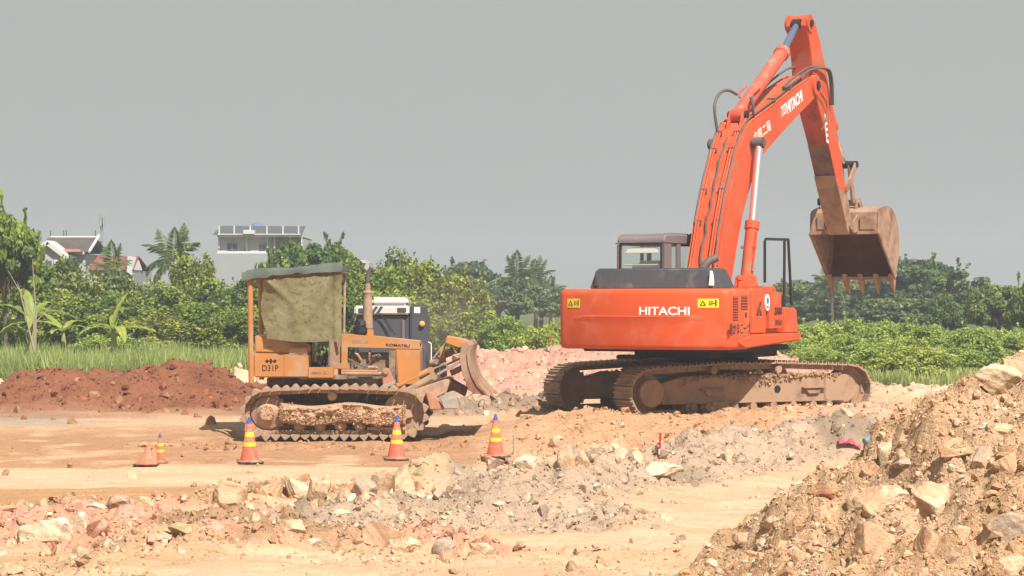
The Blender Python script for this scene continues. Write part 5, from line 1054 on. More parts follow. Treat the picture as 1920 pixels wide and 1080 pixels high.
# ================================================================== vegetation
def leaf_mat(name, dark, light, tr=.35):
    m = bpy.data.materials.new(name); m.use_nodes = True; t = m.node_tree; t.nodes.clear(); o = nn(t, 'ShaderNodeOutputMaterial')
    a = nn(t, 'ShaderNodeAttribute'); a.attribute_name = 'tint'; oi = nn(t, 'ShaderNodeObjectInfo')
    c = mixc(t, a.outputs['Fac'], dark, light); h = nn(t, 'ShaderNodeHueSaturation'); t.links.new(c, h.inputs['Color'])
    mr = nn(t, 'ShaderNodeMapRange'); t.links.new(oi.outputs['Random'], mr.inputs[0]); mr.inputs[3].default_value = .48; mr.inputs[4].default_value = .52; t.links.new(mr.outputs[0], h.inputs['Hue'])
    mv = nn(t, 'ShaderNodeMapRange'); t.links.new(oi.outputs['Random'], mv.inputs[0]); mv.inputs[3].default_value = 1.15; mv.inputs[4].default_value = .85; t.links.new(mv.outputs[0], h.inputs['Value'])
    d = nn(t, 'ShaderNodeBsdfPrincipled'); d.inputs['Roughness'].default_value = .5; d.inputs['Specular IOR Level'].default_value = .35; t.links.new(h.outputs[0], d.inputs['Base Color'])
    l = nn(t, 'ShaderNodeBsdfTranslucent'); t.links.new(h.outputs[0], l.inputs[0]); x = nn(t, 'ShaderNodeMixShader'); x.inputs[0].default_value = tr
    t.links.new(d.outputs[0], x.inputs[1]); t.links.new(l.outputs[0], x.inputs[2]); t.links.new(x.outputs[0], o.inputs[0]); return m
L_bush = leaf_mat("bush_leaves", (.08, .125, .022), (.36, .43, .065)); L_low = leaf_mat("low_bush_leaves", (.17, .24, .05), (.44, .54, .11)); L_dark = leaf_mat("tree_leaves", (.06, .105, .025), (.22, .29, .06)); L_far = leaf_mat("far_tree_leaves", (.055, .095, .035), (.19, .25, .08), .3)
L_ban = leaf_mat("banana_leaves", (.13, .22, .03), (.40, .48, .09), .45); L_grass = leaf_mat("grass_blades", (.17, .23, .06), (.46, .52, .17), .4)
M_bark = plain("bark", (.12, .09, .06), .9, var=.35, sc=12, bmp=.02)
def leaves(P, N, size, tintv, stretch=1.5):
    """one rhombic leaf per point, facing roughly along N"""
    n = len(P); N = N + R.normal(0, .75, (n, 3)); N[:, 2] += .15; N[:, 1] -= .0; N /= np.linalg.norm(N, axis=1)[:, None] + 1e-9
    a = np.cross(N, R.normal(size=(n, 3))); a /= np.linalg.norm(a, axis=1)[:, None] + 1e-9; b = np.cross(N, a)
    s = size * R.uniform(.6, 1.4, n)[:, None]; v = np.stack([P - a * s * stretch * .5, P + b * s * .5, P + a * s * stretch * .5, P - b * s * .5], 1).reshape(-1, 3)
    return v, np.arange(4 * n).reshape(n, 4), np.repeat(tintv, 4)
def crown_mesh(name, mat, seed, rad, K, per, cr, size, shape='bush', bias=0., low=0.0, layered=False):
    """K leaf clumps spread through an ellipsoid (rx, ry, rz) sitting on z=0"""
    r = np.random.default_rng(seed); rx, ry, rz = rad; P, N, T, cs = [], [], [], []
    for k in range(K):
        d = r.normal(size=3); d /= np.linalg.norm(d); q = r.uniform(.35, 1.0) ** .5
        if shape == 'tree': d[2] = abs(d[2]) * 1.0 - .25
        c = np.array((d[0] * rx, d[1] * ry, d[2] * rz)) * q; c[2] += rz * (1 if shape == 'bush' else .45)
        if shape == 'bush' and c[2] < rz * .9: c[0] *= 1.1; c[1] *= 1.1
        w = r.uniform(.65, 1.35) * cr; u = r.normal(size=(per, 3)); u /= np.linalg.norm(u, axis=1)[:, None]; rr_ = r.uniform(.35, 1, per)[:, None] ** .5
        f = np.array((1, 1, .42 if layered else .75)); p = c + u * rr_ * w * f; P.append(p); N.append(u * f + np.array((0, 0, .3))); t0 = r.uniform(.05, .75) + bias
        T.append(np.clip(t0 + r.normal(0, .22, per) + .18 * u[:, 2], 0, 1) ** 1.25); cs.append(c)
    for k in range(34 if shape == 'bush' else 5):      # ragged shoots standing out of the outline
        c = cs[r.integers(len(cs))]; d = np.array((r.normal() * .5, r.normal() * .5, abs(r.normal()) + .35)); d /= np.linalg.norm(d); L = r.uniform(.5, 1.5) * cr * 1.5; m_ = int(per * .16)
        s_ = r.random(m_); P.append(c + d * (cr * .6 + s_[:, None] * L) + r.normal(0, cr * .10, (m_, 3))); N.append(r.normal(size=(m_, 3))); T.append(np.clip(r.uniform(.2, .9) + r.normal(0, .15, m_), 0, 1))
    P, N, T = np.concatenate(P), np.concatenate(N), np.concatenate(T); P[:, 2] = np.maximum(P[:, 2], .03)
    v, f, t = leaves(P, N, size, T); o = np_mesh(name, v, f, mat, {'tint': t}); me = o.data; bpy.data.objects.remove(o); return me, cs
def stems_mesh(cs, seed, rz, h0=0, r0=.05, n=9, trunk=0):
    r = random.Random(seed); m = MB(); cs = sorted(cs, key=lambda c: -c[2])[:40]; r.shuffle(cs)
    for c in cs[:n]:
        a = Vector((r.uniform(-.1, .1), r.uniform(-.1, .1), -.1)); b = Vector(c); mid = a.lerp(b, .5) + Vector((r.uniform(-.2, .2), r.uniform(-.2, .2), .1 * rz))
        if trunk: a = Vector((0, 0, 0)); mid = Vector((c[0] * .3, c[1] * .3, max(c[2] * .45, .3)))
        m.tube([a, mid, b], [r0 * .7, r0 * .5, r0 * .15], 5)
    if trunk: m.tube([(0, 0, -trunk), (.05, 0, -trunk * .5), (0, 0, .3)], [r0 * 1.6, r0 * 1.2, r0], 8)
    o = m.build("limbs", M_bark); me = o.data; bpy.data.objects.remove(o); return me
VAR = {}
def bounds(k):
    cm, sm_, W0, H0, tk = VAR[k]; a = np.empty(len(cm.vertices) * 3); cm.vertices.foreach_get('co', a); a = a.reshape(-1, 3)
    VAR[k] = (cm, sm_, np.percentile(a[:, 0], 98) - np.percentile(a[:, 0], 2), np.percentile(a[:, 2], 99.3), tk)
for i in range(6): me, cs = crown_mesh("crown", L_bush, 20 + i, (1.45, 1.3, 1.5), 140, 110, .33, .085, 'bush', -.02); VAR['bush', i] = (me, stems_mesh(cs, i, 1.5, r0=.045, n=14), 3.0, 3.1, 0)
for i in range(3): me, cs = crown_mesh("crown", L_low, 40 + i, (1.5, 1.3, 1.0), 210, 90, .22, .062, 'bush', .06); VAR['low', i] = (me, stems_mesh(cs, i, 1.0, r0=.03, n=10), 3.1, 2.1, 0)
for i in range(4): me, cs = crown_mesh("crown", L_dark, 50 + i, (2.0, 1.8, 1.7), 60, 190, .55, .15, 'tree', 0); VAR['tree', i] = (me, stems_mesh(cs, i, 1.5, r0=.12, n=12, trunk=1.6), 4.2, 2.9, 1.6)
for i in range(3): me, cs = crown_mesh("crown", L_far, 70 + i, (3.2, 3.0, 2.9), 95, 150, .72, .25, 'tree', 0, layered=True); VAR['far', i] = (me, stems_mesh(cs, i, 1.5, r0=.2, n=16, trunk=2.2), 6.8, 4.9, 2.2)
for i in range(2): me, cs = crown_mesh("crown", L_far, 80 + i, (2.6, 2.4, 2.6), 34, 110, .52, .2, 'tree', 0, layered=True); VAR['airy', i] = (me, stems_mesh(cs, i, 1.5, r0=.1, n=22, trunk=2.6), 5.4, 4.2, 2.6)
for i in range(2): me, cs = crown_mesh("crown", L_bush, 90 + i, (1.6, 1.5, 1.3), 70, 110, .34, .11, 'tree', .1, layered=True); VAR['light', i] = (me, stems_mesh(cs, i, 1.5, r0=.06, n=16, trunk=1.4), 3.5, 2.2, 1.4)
for k in list(VAR): bounds(k)
def plant(kind, v, px, top, w, Y_, label, name=None, group=None, base=.15):
    cm, sm_, W0, H0, tk = VAR[kind, v]; topz = CZ + (HZ - top) / F * Y_; Wm = w * Y_ / F; H = topz - base; sxy = Wm / W0; sz = H / (H0 + tk)
    r = tag(empty(name or ("shrub" if kind in ('bush', 'low') else "tree"), ((px - 960) / F * Y_, Y_, base), R.uniform(0, 6.28)), label, "bush" if kind in ('bush', 'low') else "tree", group)
    for nm, me in (("crown", cm), ("trunk" if tk else "stems", sm_)):
        o = bpy.data.objects.new(nm, me); C.objects.link(o); o.parent = r; o.location = (0, 0, tk * sz); o.scale = (sxy, sxy, sz)
    return r
PL = [
 ('light', 0, 8, 402, 145, 66, "bright green layered tree at the left edge, rising above the tiled roof"), ('tree', 0, -10, 430, 130, 80, "dark tree cut by the left edge behind the bright layered one"),
 ('bush', 0, 30, 520, 170, 70, "dark bush behind the leftmost banana plant"), ('bush', 1, 120, 496, 150, 82, "bush under the white gable of the tiled house"), ('bush', 2, 135, 560, 140, 70, "olive bush between the two banana plants"),
 ('tree', 1, 205, 520, 130, 84, "dark rounded tree below the red roof"), ('bush', 3, 225, 560, 160, 72, "bush directly behind the second banana plant"), ('low', 0, 205, 632, 150, 64, "low leafy bush in the tall grass above the red soil mound"),
 ('bush', 4, 295, 535, 150, 76, "bush left of the palm with the curved fronds"), ('bush', 5, 362, 484, 110, 78, "tall bush with an uneven top right under the palm"), ('bush', 0, 300, 590, 180, 68, "wide bush in front of the tall one under the palm"),
 ('bush', 2, 412, 532, 140, 76, "bush in front of the white building's lower left wall"), ('bush', 3, 385, 575, 190, 69, "large speckled bush left of the bulldozer's canopy post"), ('bush', 1, 465, 528, 130, 74, "bush behind the canopy post of the bulldozer"),
 ('bush', 4, 470, 580, 150, 67, "bush behind the bulldozer's rear tank"), ('tree', 2, 562, 460, 120, 88, "round dark green tree rising just above the tarp roof"), ('tree', 3, 500, 494, 50, 86, "small dark tree in front of the white building's right part"),
 ('tree', 0, 632, 462, 110, 90, "dark green tree right of the round one above the tarp roof"), ('bush', 5, 560, 510, 180, 76, "bush hidden behind the cloth curtain"), ('bush', 0, 650, 500, 140, 74, "bush between the curtain and the muffler"),
 ('bush', 1, 745, 483, 120, 78, "tall thin-topped bush above the loader cab"), ('bush', 2, 705, 510, 150, 74, "bush behind the muffler and loader roof"), ('bush', 3, 800, 500, 150, 72, "yellow-green bush to the right of the loader cab top"),
 ('bush', 4, 760, 560, 160, 68, "bush directly behind the loader cab"), ('bush', 5, 858, 525, 120, 71, "yellow speckled bush above the bulldozer blade"), ('bush', 0, 850, 585, 130, 66, "bush behind the bulldozer blade"), ('bush', 1, 895, 580, 80, 70, "narrow bush at the right end of the yellow speckled row"),
 ('low', 1, 945, 598, 130, 62, "bright green low bush behind the left part of the pink mound"), ('low', 2, 1020, 612, 120, 60, "low bush behind the pink mound near the counterweight"), ('low', 0, 1090, 600, 130, 64, "low bush partly hidden by the counterweight's left end"),
 ('far', 0, 880, 494, 110, 150, "hazy blue-green tree left of the far palm"), ('far', 1, 935, 530, 110, 135, "dull green tree in front of the far palm"), ('far', 2, 1015, 540, 110, 130, "hazy tree right of and below the far palm"), ('far', 0, 820, 520, 130, 140, "hazy tree mostly behind the yellow speckled bushes"),
 ('far', 1, 1090, 560, 150, 150, "far hazy tree behind the excavator counterweight"), ('far', 2, 730, 525, 120, 150, "far hazy tree behind the thin-topped bush"), ('far', 0, 1200, 575, 170, 150, "far tree hidden behind the excavator's engine hood"), ('far', 1, 1330, 575, 150, 150, "far tree behind the excavator boom foot"),
 ('far', 2, 1420, 560, 110, 140, "far tree seen through the excavator handrail"), ('far', 0, 1500, 528, 120, 135, "far hazy tree between the handrail and the bucket"), ('far', 1, 1600, 525, 150, 125, "far green tree under the bucket teeth"), ('far', 2, 1668, 505, 120, 118, "green tree touching the right side of the bucket"),
 ('far', 0, 1722, 490, 150, 115, "tallest green tree right of the bucket"), ('airy', 0, 1795, 503, 120, 112, "airy tree with bare twigs right of the tallest one"), ('far', 1, 1800, 560, 120, 112, "tree below the airy one"), ('tree', 1, 1772, 556, 62, 86, "small feathery tree standing before the airy tree"),
 ('airy', 1, 1840, 560, 110, 100, "thin twiggy tree between the feathery and the bright one"), ('tree', 2, 1872, 538, 100, 84, "bright green tree at the right above the bushes"), ('tree', 3, 1930, 532, 70, 80, "tree cut by the right edge of the photo"), ('far', 2, 1890, 570, 160, 110, "dull tree behind the bright one at the right edge"),
 ('far', 0, 1550, 565, 160, 120, "low hazy tree below the bucket's left tooth"), ('far', 1, 1690, 560, 170, 105, "full tree standing before the tallest green one"),
 ('low', 0, 1420, 622, 170, 66, "low bush behind the excavator's tool box"), ('low', 1, 1505, 612, 150, 64, "low bush just right of the excavator's tool box"), ('low', 2, 1580, 604, 170, 62, "broad low bush below the bucket"), ('low', 0, 1670, 606, 160, 64, "low bush right of the broad one below the bucket"),
 ('low', 1, 1745, 614, 150, 62, "olive low bush above the grass strip"), ('low', 2, 1815, 618, 150, 60, "low bush left of the huge boulder on the heap"), ('low', 0, 1890, 622, 150, 63, "low bush above the heap at the right edge"), ('low', 1, 1620, 648, 170, 57, "front low bush above the end of the excavator track"),
 ('low', 2, 1475, 634, 120, 61, "low bush between the tool box and the front row of bushes"), ('low', 0, 1585, 630, 130, 60, "middle bush between the two rows below the bucket"), ('low', 1, 1690, 634, 140, 59, "middle bush between the rows left of the heap crest"), ('low', 2, 1770, 638, 130, 60, "middle bush half behind the front bush at the heap"),
 ('low', 2, 1715, 652, 170, 56, "front low bush left of the dirt heap crest"), ('low', 1, 1800, 655, 140, 58, "front bush half covered by the dirt heap"), ('low', 0, 1530, 655, 150, 58, "front low bush behind the middle of the excavator track"),
]
for p in PL: plant(*p)
# --- palms: each frond an object of its own
M_frond = leaf_mat("palm_fronds", (.05, .085, .025), (.17, .22, .06), .3)
def frond_mesh(seed, L=2.6, droop=1.0, lw=.06):
    r = random.Random(seed); v, f, t = [], [], []; n = 26; pts = []
    for i in range(n + 1): s = i / n; pts.append(Vector((L * s * (1 - .18 * droop * s), 0, L * (.55 * s - .85 * droop * s * s))))
    for i in range(n):
        a, b = pts[i], pts[i + 1]; k = len(v); v += [a + Vector((0, .02, 0)), a - Vector((0, .02, 0)), b - Vector((0, .018, 0)), b + Vector((0, .018, 0))]; f.append((k, k + 1, k + 2, k + 3)); t += [.3] * 4
        if i < 3: continue
        ll = L * .30 * math.sin(math.pi * min(1, (i + 1) / n * .9 + .1)) + .1
        for s in (-1, 1):
            e = a + Vector((ll * .45, s * ll * .62, -ll * r.uniform(.35, .75))); m = a.lerp(e, .5) + Vector((0, 0, .06 * ll)); w = Vector((lw, 0, 0)); k = len(v)
            v += [a, m + w, e, m - w]; f.append((k, k + 1, k + 2, k + 3)); t += [r.uniform(.1, .9)] * 4
    o = np_mesh("frond", np.array([q[:] for q in v]), np.array(f), M_frond, {'tint': np.array(t)}); me = o.data; bpy.data.objects.remove(o); return me
FR = [frond_mesh(i, 2.6, d) for i, d in enumerate((.45, .8, 1.15, 1.5))]
def palm(px, top, base, Y_, n, sc, label, crownz=None, seed=0):
    r = random.Random(seed); tz = CZ + (HZ - top) / F * Y_ - 1.9 * sc; root = tag(empty("palm_tree", ((px - 960) / F * Y_, Y_, .1)), label, "palm tree")
    m = MB(); m.tube([(0, 0, 0), (.1, 0, tz * .5), (0, 0, tz - .1)], [.22 * sc, .17 * sc, .14 * sc], 10); m.build("trunk", M_bark, root)
    m = MB(); m.tube([(0, 0, tz - .7 * sc), (0, 0, tz)], [.15 * sc, .10 * sc], 10); m.build("crown_shaft", plain("palm_crown_shaft", (.22, .20, .10), .7), root)
    for i in range(n):
        k = min(3, int((i / n) * 4)); o = bpy.data.objects.new("frond", FR[k]); C.objects.link(o); o.parent = root; o.location = (0, 0, tz); s_ = sc * r.uniform(.85, 1.1); o.scale = (s_,) * 3; el = (1.15, .7, .2, -.25)[k]
        o.rotation_euler = (r.uniform(-.2, .2), -el * r.uniform(.75, 1.1), i * 2.399 + r.uniform(-.3, .3))
    return root
palm(327, 440, 560, 82, 13, .62, "palm with curved fronds left of the white building", seed=3); palm(213, 472, 560, 92, 9, .56, "small palm in front of the red roof", seed=5)
palm(968, 482, 620, 135, 18, .82, "tall hazy palm between the bulldozer and the excavator", seed=8); palm(1003, 492, 620, 140, 16, .72, "second hazy palm just right of the tall hazy one", seed=9)
palm(1557, 508, 640, 118, 16, .52, "hazy palm with a dark trunk behind the bucket teeth", seed=11); palm(1030, 522, 620, 138, 12, .6, "lower hazy palm right of the pair of far palms", seed=14)
# --- banana plants
def ban_leaf(seed, L=1.5, w=.42, droop=1.):
    r = random.Random(seed); v, f, t = [], [], []; n = 14
    for i in range(n + 1):
        s = i / n; x = L * s * (1 - .12 * droop * s); z = L * (.50 * s - .62 * droop * s * s); ww = w * (max(0, math.sin(math.pi * min(1, .06 + s * .93)))) ** .6 * .5
        for j, q in enumerate((-1, -.5, 0, .5, 1)): v.append((x, ww * q, z + .10 * abs(q) * w - (.02 * math.sin(i * 1.9) if abs(q) == 1 else 0))); t.append(.45 + .3 * (j % 2) + r.uniform(-.25, .25))
    for i in range(n):
        for j in range(4): f.append((i * 5 + j, i * 5 + j + 1, (i + 1) * 5 + j + 1, (i + 1) * 5 + j))
    o = np_mesh("leaf", np.array(v), np.array(f), L_ban, {'tint': np.clip(np.array(t), 0, 1)}, smooth=True); me = o.data; bpy.data.objects.remove(o); return me
BL = [ban_leaf(i, 1.5, .40, d) for i, d in enumerate((.5, .9, 1.3))]
def banana(px, base_py, Y_, sc, specs, label):
    z0 = CZ - (base_py - HZ) / F * Y_; r = tag(empty("banana_plant", ((px - 960) / F * Y_, Y_, z0)), label, "banana plant"); m = MB(); m.tube([(0, 0, 0), (.02, 0, .5 * sc), (0, 0, 1.0 * sc)], [.11 * sc, .09 * sc, .05 * sc], 10); m.build("stem", plain("banana_stem", (.26, .27, .09), .6), r)
    for az, el, k, s_ in specs:
        o = bpy.data.objects.new("leaf", BL[k]); C.objects.link(o); o.parent = r; o.location = (0, 0, .85 * sc); o.scale = (s_ * sc,) * 3; o.rotation_euler = (0, -el, math.radians(az))
banana(58, 662, 62, 1.0, [(175, .45, 1, .9), (150, -.1, 2, .9), (15, .35, 2, 1.0), (-30, -.35, 0, .75), (120, .9, 0, .7), (-160, -.4, 1, .8), (60, .6, 1, .8), (-80, .2, 2, .8)], "banana plant with spreading leaves at the left edge")
banana(212, 672, 60, .9, [(35, .95, 0, .8), (10, -.05, 1, .9), (-20, -.25, 0, 1.0), (170, .1, 2, .9), (-150, -.1, 1, .8), (95, .5, 1, .7), (-60, 0, 2, .8)], "banana plant with one upright young leaf, centre left")
banana(118, 668, 63, .8, [(150, .35, 0, .9), (-20, .2, 1, .7), (60, .4, 1, .8), (-100, .0, 1, .8)], "small banana plant between the two larger ones")
# bare sapling
m = MB(); rr = random.Random(2); p0 = at(66, 668, 60); st = tag(empty("bare_sapling", p0), "thin bare sapling with forked grey stems in front of the left banana plant", "sapling")
for (ax, az, bx, bz) in ((-.05, 1.1, -.75, 2.3), (.02, 1.2, -.1, 2.6), (0, .9, .45, 1.4), (-.3, 1.3, -.5, 2.0)): m.tube([(0, 0, 0), (ax, 0, az), (bx, .1, bz)], [.03, .022, .006], 5)
m.build("stem", plain("pale_bark", (.30, .25, .19), .9), st)
# --- grass: blades on the verge left and right
def grass(name, n, xf, yf, h0, h1, label, bent=.35):
    x, y = xf(n), yf(n); x, y = (x - 960) / F * y, y; z, c, _ = ground_all(x, y); ok = (c[:, 1] > c[:, 0] * 1.02) & (fbm(x * .7, y * .5, 3, 130) + R.normal(0, .12, n) > -.22); x, y, z = x[ok], y[ok], z[ok]; n = len(x)
    pn = fbm(x * .9, y * .9, 3, 120); h = R.uniform(h0, h1, n) * (1 + .7 * pn); a = R.uniform(0, 6.28, n); w = R.uniform(.012, .028, n); d = R.uniform(.1, bent, n) * h
    b = np.stack([x, y, z], -1); s = np.stack([np.cos(a), np.sin(a), 0 * a], -1) * w[:, None]; lean = np.stack([np.cos(a * 3 + 1), np.sin(a * 3 + 1), 0 * a], -1) * d[:, None]; up = np.stack([0 * h, 0 * h, h], -1)
    v = np.stack([b - s, b + s, b + s * .7 + up * .55 + lean * .35, b - s * .7 + up * .55 + lean * .35, b + up + lean + s * .08, b + up + lean - s * .08], 1).reshape(-1, 3); k = np.arange(n)[:, None] * 6
    f = np.concatenate([k + np.array([0, 1, 2, 3]), k + np.array([3, 2, 4, 5])]); t = np.repeat(np.clip(.5 + .9 * pn + R.normal(0, .2, n), 0, 1), 6)
    o = np_mesh(name, v, f, L_grass, {'tint': t}); tag(o, label, None, None, 'stuff')
grass("tall_grass", 110000, lambda n: R.uniform(-140, 480, n), lambda n: R.uniform(50.5, 72, n), .26, .80, "tall grass between the red soil mound and the bushes")
grass("grass_strip", 50000, lambda n: R.uniform(1480, 2100, n), lambda n: R.uniform(50, 64, n), .12, .38, "short grass strip beyond the front end of the excavator")
# ================================================================== buildings
M_wall = plain("white_plaster", (.38, .39, .39), .9, var=.05, sc=1); M_trim = plain("white_trim", (.52, .52, .51), .8, var=.04); M_gwall = plain("pale_grey_wall", (.29, .305, .31), .9, var=.05, sc=1)
M_tile = paint("grey_brown_roof_tiles", (.15, .13, .12), .3, (.2, .17, .15), .9, 1, top=0); M_rroof = paint("dark_red_roof_sheet", (.24, .06, .055), .2, (.27, .11, .09), .8, 1, top=0); M_win = plain("dark_window", (.08, .095, .11), .3); M_sheet = plain("grey_roof_sheet", (.075, .082, .09), .7, var=.1)
def bframe(px, Y_, name, label, cat="house"): return tag(empty(name, ((px - 960) / F * Y_, Y_, .1)), label, cat), (lambda qx, qy: ((qx - px) / F * Y_, CZ - (qy - HZ) / F * Y_ - .1))
def bb(P, name, a, b_, y0, y1, mat, parent, bev=.0):
    (x0, z1), (x1, z0) = P(*a), P(*b_); m = MB(); m.box(x0, x1, y0, y1, z0, z1); return m.build(name, mat, parent, bev)
# house with tiled roof and gable
h, P = bframe(115, 105, "tiled_house", "house with a grey tiled roof and white gable at the left")
bb(P, "wall", (72, 476), (160, 640), 0, 5, M_wall, h)
(x0, z1), (x1, z0) = P(77, 443), P(163, 472); m = MB(); m.add([(x0, 2.4, z1), (x1, 2.4, z1), (x1 + .1, -.25, z0), (x0 - .2, -.25, z0), (x1 + .1, 5.2, z0), (x0 - .2, 5.2, z0)], [(0, 1, 2, 3), (0, 5, 4, 1), (3, 2, 4, 5)]); rf = m.build("roof", M_tile, h)
n = 12; m = MB()
for i in range(n):
    t = i / n; m.box(x0 - .15, x1 + .08, -.25 + 2.65 * t - .02, -.25 + 2.65 * t + .03, z0 + (z1 - z0) * t, z0 + (z1 - z0) * t + .05)
m.build("tile_courses", M_tile, rf)
m = MB(); m.tube([(x0 - .05, 2.4, z1 + .02), (x1 + .05, 2.4, z1 + .02)], .06, 6); m.tube([(x1 + .12, 2.4, z1 + .1), (x1 + .16, -.3, z0)], .07, 6); m.build("ridge_cap", M_trim, rf)
for qx in (75, 100, 105, 161): a = P(qx, 443); m = MB(); m.tube([(a[0], 2.4, a[1]), (a[0], 2.4, a[1] + .35)], .035, 5); m.build("ridge_finial", M_tile, rf)
g0, g1, g2 = P(62, 486), P(103, 457), P(141, 486); m = MB(); m.prism([g0, g1, g2, P(134, 640), P(70, 640)], -1.6, 0, 'y'); gb = m.build("gable", M_wall, h)
m = MB()
for a, b_ in ((g0, g1), (g1, g2)):
    d = Vector((b_[0] - a[0], 0, b_[1] - a[1])).normalized(); nz = Vector((-d.z, 0, d.x)) * .10; A, B_ = Vector((a[0], 0, a[1])), Vector((b_[0], 0, b_[1])); e = d * .12
    for y0, y1 in ((-1.85, -.0),): m.add([A + Vector((0, y0, 0)) - nz, B_ + e * .5 + Vector((0, y0, 0)) - nz, B_ + e * .5 + Vector((0, y0, 0)) + nz, A + Vector((0, y0, 0)) + nz, A + Vector((0, y1, 0)) - nz, B_ + e * .5 + Vector((0, y1, 0)) - nz, B_ + e * .5 + Vector((0, y1, 0)) + nz, A + Vector((0, y1, 0)) + nz], [(0, 1, 2, 3), (4, 7, 6, 5), (0, 4, 5, 1), (1, 5, 6, 2), (2, 6, 7, 3), (3, 7, 4, 0)])
m.build("gable_trim", M_trim, gb); bb(P, "gable_window", (98, 490), (110, 506), -1.63, -1.58, M_win, gb)
bb(P, "eave_band", (123, 472), (160, 477), -.3, .2, M_trim, h); bb(P, "porch_roof", (124, 468), (158, 473), -1.0, -.3, plain("pink_tiles", (.45, .20, .16), .9), h); bb(P, "column", (115, 488), (122, 502), -1.68, -1.6, M_trim, h)
# red roofed shed
h, P = bframe(210, 100, "red_roofed_house", "low house with a dark red roof below the antenna mast")
(x0, z1), (x1, z0) = P(166, 478), P(241, 506); m = MB(); m.add([(x0, 2.2, z1), (x1 + .1, 2.2, z1 - .02), (x1 + .25, -.2, z0), (x0, -.2, z0), (x0, 4.6, z0), (x1 + .25, 4.6, z0)], [(0, 1, 2, 3), (0, 4, 5, 1), (3, 2, 5, 4)]); m.build("roof", M_rroof, h)
bb(P, "wall", (168, 506), (239, 640), 0, 4.2, M_wall, h); m = MB(); a, b_ = P(241, 480), P(247, 518); m.prism([(a[0], a[1]), (b_[0] + .05, b_[1] + .35), (b_[0] + .05, b_[1]), (a[0] - .05, b_[1])], -.25, 2.5, 'y'); m.build("side_gable", M_trim, h); bb(P, "side_wall", (240, 512), (252, 640), -.1, 2.5, M_gwall, h); bb(P, "side_window", (244, 520), (249, 530), -.13, -.1, M_win, h)
h, P = bframe(258, 112, "grey_shed", "small grey block just right of the red roofed house", "shed"); bb(P, "wall", (250, 505), (266, 640), 0, 3, M_gwall, h)
m = MB()
for qx in (253, 265): a, b_ = P(qx, 505), P(qx, 497); m.tube([(a[0], 0, a[1]), (b_[0], 0, b_[1])], .03, 5)
m.build("rebar_posts", M_dk, h)
# white building with roof terrace
h, P = bframe(484, 118, "white_building", "white flat-topped building with a sheet-metal terrace roof behind the bushes", "building")
bb(P, "upper_wall", (411, 444), (508, 474), 0, 6, M_wall, h); bb(P, "right_wall", (508, 446), (566, 640), 1.0, 6, M_wall, h); bb(P, "lower_wall", (400, 476), (508, 640), -.8, 6, M_gwall, h); bb(P, "parapet", (409, 471), (508, 475.5), -.3, 0, M_trim, h)
for a, b_ in (((426, 456), (445, 473)), ((486, 458), (497, 474)), ((553, 450), (565, 462))):
    w = bb(P, "window", a, b_, -.04 if a[0] < 550 else .94, .0 if a[0] < 550 else 1.0, M_win, h); m = MB(); (x0, z1), (x1, z0) = P(*a), P(*b_); yy = -.07 if a[0] < 550 else .9
    m.box((x0 + x1) / 2 - .02, (x0 + x1) / 2 + .02, yy, yy + .04, z0, z1); m.box(x0, x1, yy, yy + .04, z1 - .04, z1); m.build("window_frame", M_gwall, w)
bb(P, "cornice", (409, 440.5), (567, 444.5), -.5, 6.2, M_trim, h, .02)
(x0, z1), (x1, z0) = P(402, 423), P(566, 441); m = MB(); m.add([(x0, -.55, z0 + .05), (x1 + .05, -.55, z0 + .05), (x1 + .1, .9, z1), (x0 + .25, .9, z1 + .02), (x0, -.55, z0), (x1 + .05, -.55, z0), (x1 + .1, .9, z1 - .05), (x0 + .25, .9, z1 - .03)], [(0, 1, 2, 3), (4, 7, 6, 5), (0, 4, 5, 1), (1, 5, 6, 2), (2, 6, 7, 3), (3, 7, 4, 0)]); rf = m.build("terrace_roof", M_sheet, h)
for qx in (414, 442, 472, 503, 533, 562): a, b_ = P(qx, 443), P(qx, 424); m = MB(); m.box(a[0] - .035, a[0] + .035, -.66, -.60, a[1], b_[1]); m.build("roof_post", M_trim, rf)
bb(P, "roof_rail", (411, 439), (566, 441), -.7, -.64, M_trim, rf); bb(P, "equipment_box", (459, 432), (480, 440), -.8, -.2, M_trim, rf, .02)
for qx in (463, 502, 515, 566, 411): a, b_ = P(qx, 476), P(qx, 443); m = MB(); m.tube([(a[0], -.1, a[1]), (b_[0], -.1, b_[1])], .05, 6); m.build("drain_pipe", M_trim, h)
a = P(469, 421); m = MB(); m.lathe([(.18, -.32), (.35, -.28), (.36, -.02), (.25, .1), (.05, .15)], (a[0], 3.2, a[1] + .05), 'z', 18); m.build("water_tank", plain("blue_water_tank", (.12, .20, .48), .35, .2), h)
h, P = bframe(680, 125, "distant_house", "pale rooftop just visible over the dark tree right of the tarp roof"); bb(P, "wall", (660, 492), (692, 640), 0, 4, M_wall, h); bb(P, "roof", (658, 488), (686, 493), -.2, 4.2, M_trim, h)
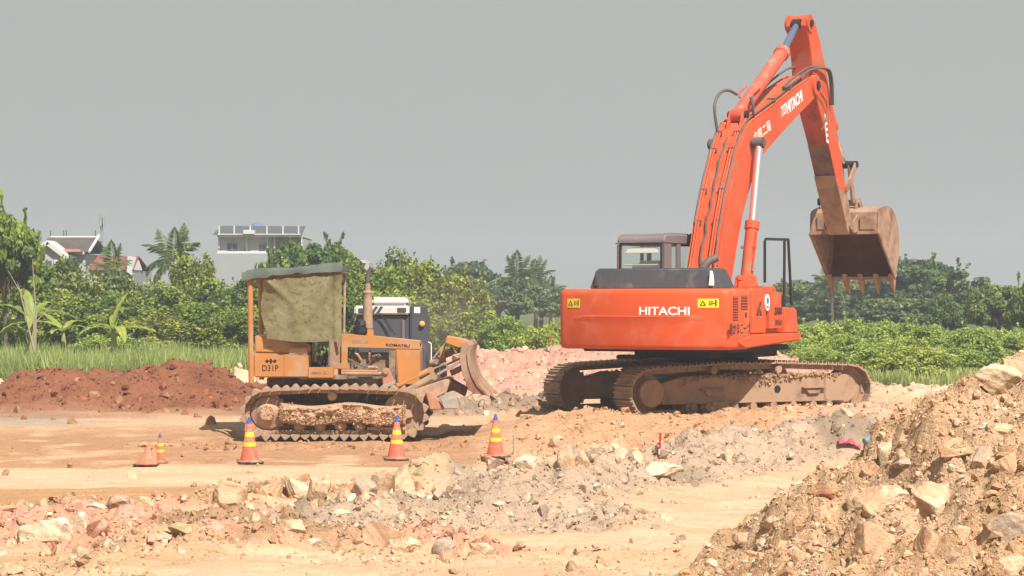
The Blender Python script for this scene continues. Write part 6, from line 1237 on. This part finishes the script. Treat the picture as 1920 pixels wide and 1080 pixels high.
# antenna mast
a = at(190, 480, 125); r = tag(empty("antenna_mast", (a.x, a.y, .1)), "thin grey antenna mast above the red roof", "antenna mast"); top = CZ + (HZ - 396) / F * 125 - .1; m = MB()
w = .07
for i in range(3): q = 2.09 * i; m.tube([(w * math.cos(q), w * math.sin(q), 0), (w * math.cos(q), w * math.sin(q), top - .2)], .03, 5)
z = 0; k = 0
while z < top - .6:
    for i in range(3): q, q2 = 2.09 * i, 2.09 * (i + 1); m.tube([(w * math.cos(q), w * math.sin(q), z), (w * math.cos(q2), w * math.sin(q2), z + .3)], .014, 4)
    z += .3
m.build("lattice", plain("galvanised_steel", (.34, .35, .36), .5, .3), r)
for dx, dz_, hh in ((-.12, -.1, .55), (.16, -.2, .6), (.0, -.35, .5), (.02, -1.4, .3), (0, -2.0, .25)): m = MB(); m.box(dx - .05, dx + .05, -.2, -.1, top + dz_ - hh, top + dz_); m.build("antenna_panel", M_gwall, r, .01)
# ================================================================== haze
m = bpy.data.materials.new("haze_air"); m.use_nodes = True; t = m.node_tree; t.nodes.clear(); o = nn(t, 'ShaderNodeOutputMaterial'); v = nn(t, 'ShaderNodeVolumePrincipled')
v.inputs['Color'].default_value = (.90, .95, 1, 1); v.inputs['Density'].default_value = .0014; v.inputs['Anisotropy'].default_value = .2; t.links.new(v.outputs[0], o.inputs['Volume'])
b = MB(); b.box(-2200, 2200, -5, 705, -3, 22); hz = b.build("haze", m); tag(hz, kind='stuff')

# brown dust hanging behind the bulldozer's blade, and thin exhaust smoke by the bucket
def puff(name, c, r, dens, col, label, sc):
    m = bpy.data.materials.new(name + "_air"); m.use_nodes = True; t = m.node_tree; t.nodes.clear(); o = nn(t, 'ShaderNodeOutputMaterial'); v = nn(t, 'ShaderNodeVolumePrincipled'); tc = nn(t, 'ShaderNodeTexCoord')
    n = noise(t, tc.outputs['Object'], sc, 4, .6, .5); k = ramp(t, n, .42, .75); ln = nn(t, 'ShaderNodeVectorMath', operation='LENGTH'); t.links.new(tc.outputs['Object'], ln.inputs[0])
    e = ramp(t, ln.outputs['Value'], .35, 1.0, (1, 1, 1, 1), (0, 0, 0, 1)); a = nn(t, 'ShaderNodeMath', operation='MULTIPLY'); t.links.new(k, a.inputs[0]); t.links.new(e, a.inputs[1])
    b = nn(t, 'ShaderNodeMath', operation='MULTIPLY'); t.links.new(a.outputs[0], b.inputs[0]); b.inputs[1].default_value = dens; t.links.new(b.outputs[0], v.inputs['Density']); v.inputs['Color'].default_value = (*col, 1); t.links.new(v.outputs[0], o.inputs['Volume'])
    q = MB(); bm = bmesh.new(); bmesh.ops.create_icosphere(bm, subdivisions=3, radius=1); q.add([w.co[:] for w in bm.verts], [[w.index for w in f.verts] for f in bm.faces]); bm.free()
    ob = q.build(name, m); ob.location = c; ob.scale = r; tag(ob, label, None, None, 'stuff')
puff("dust_cloud", at(835, 590, 46.5), (1.5, 1.2, .95), .55, (.62, .50, .42), "brown dust hanging in the air behind the bulldozer blade", 1.3)
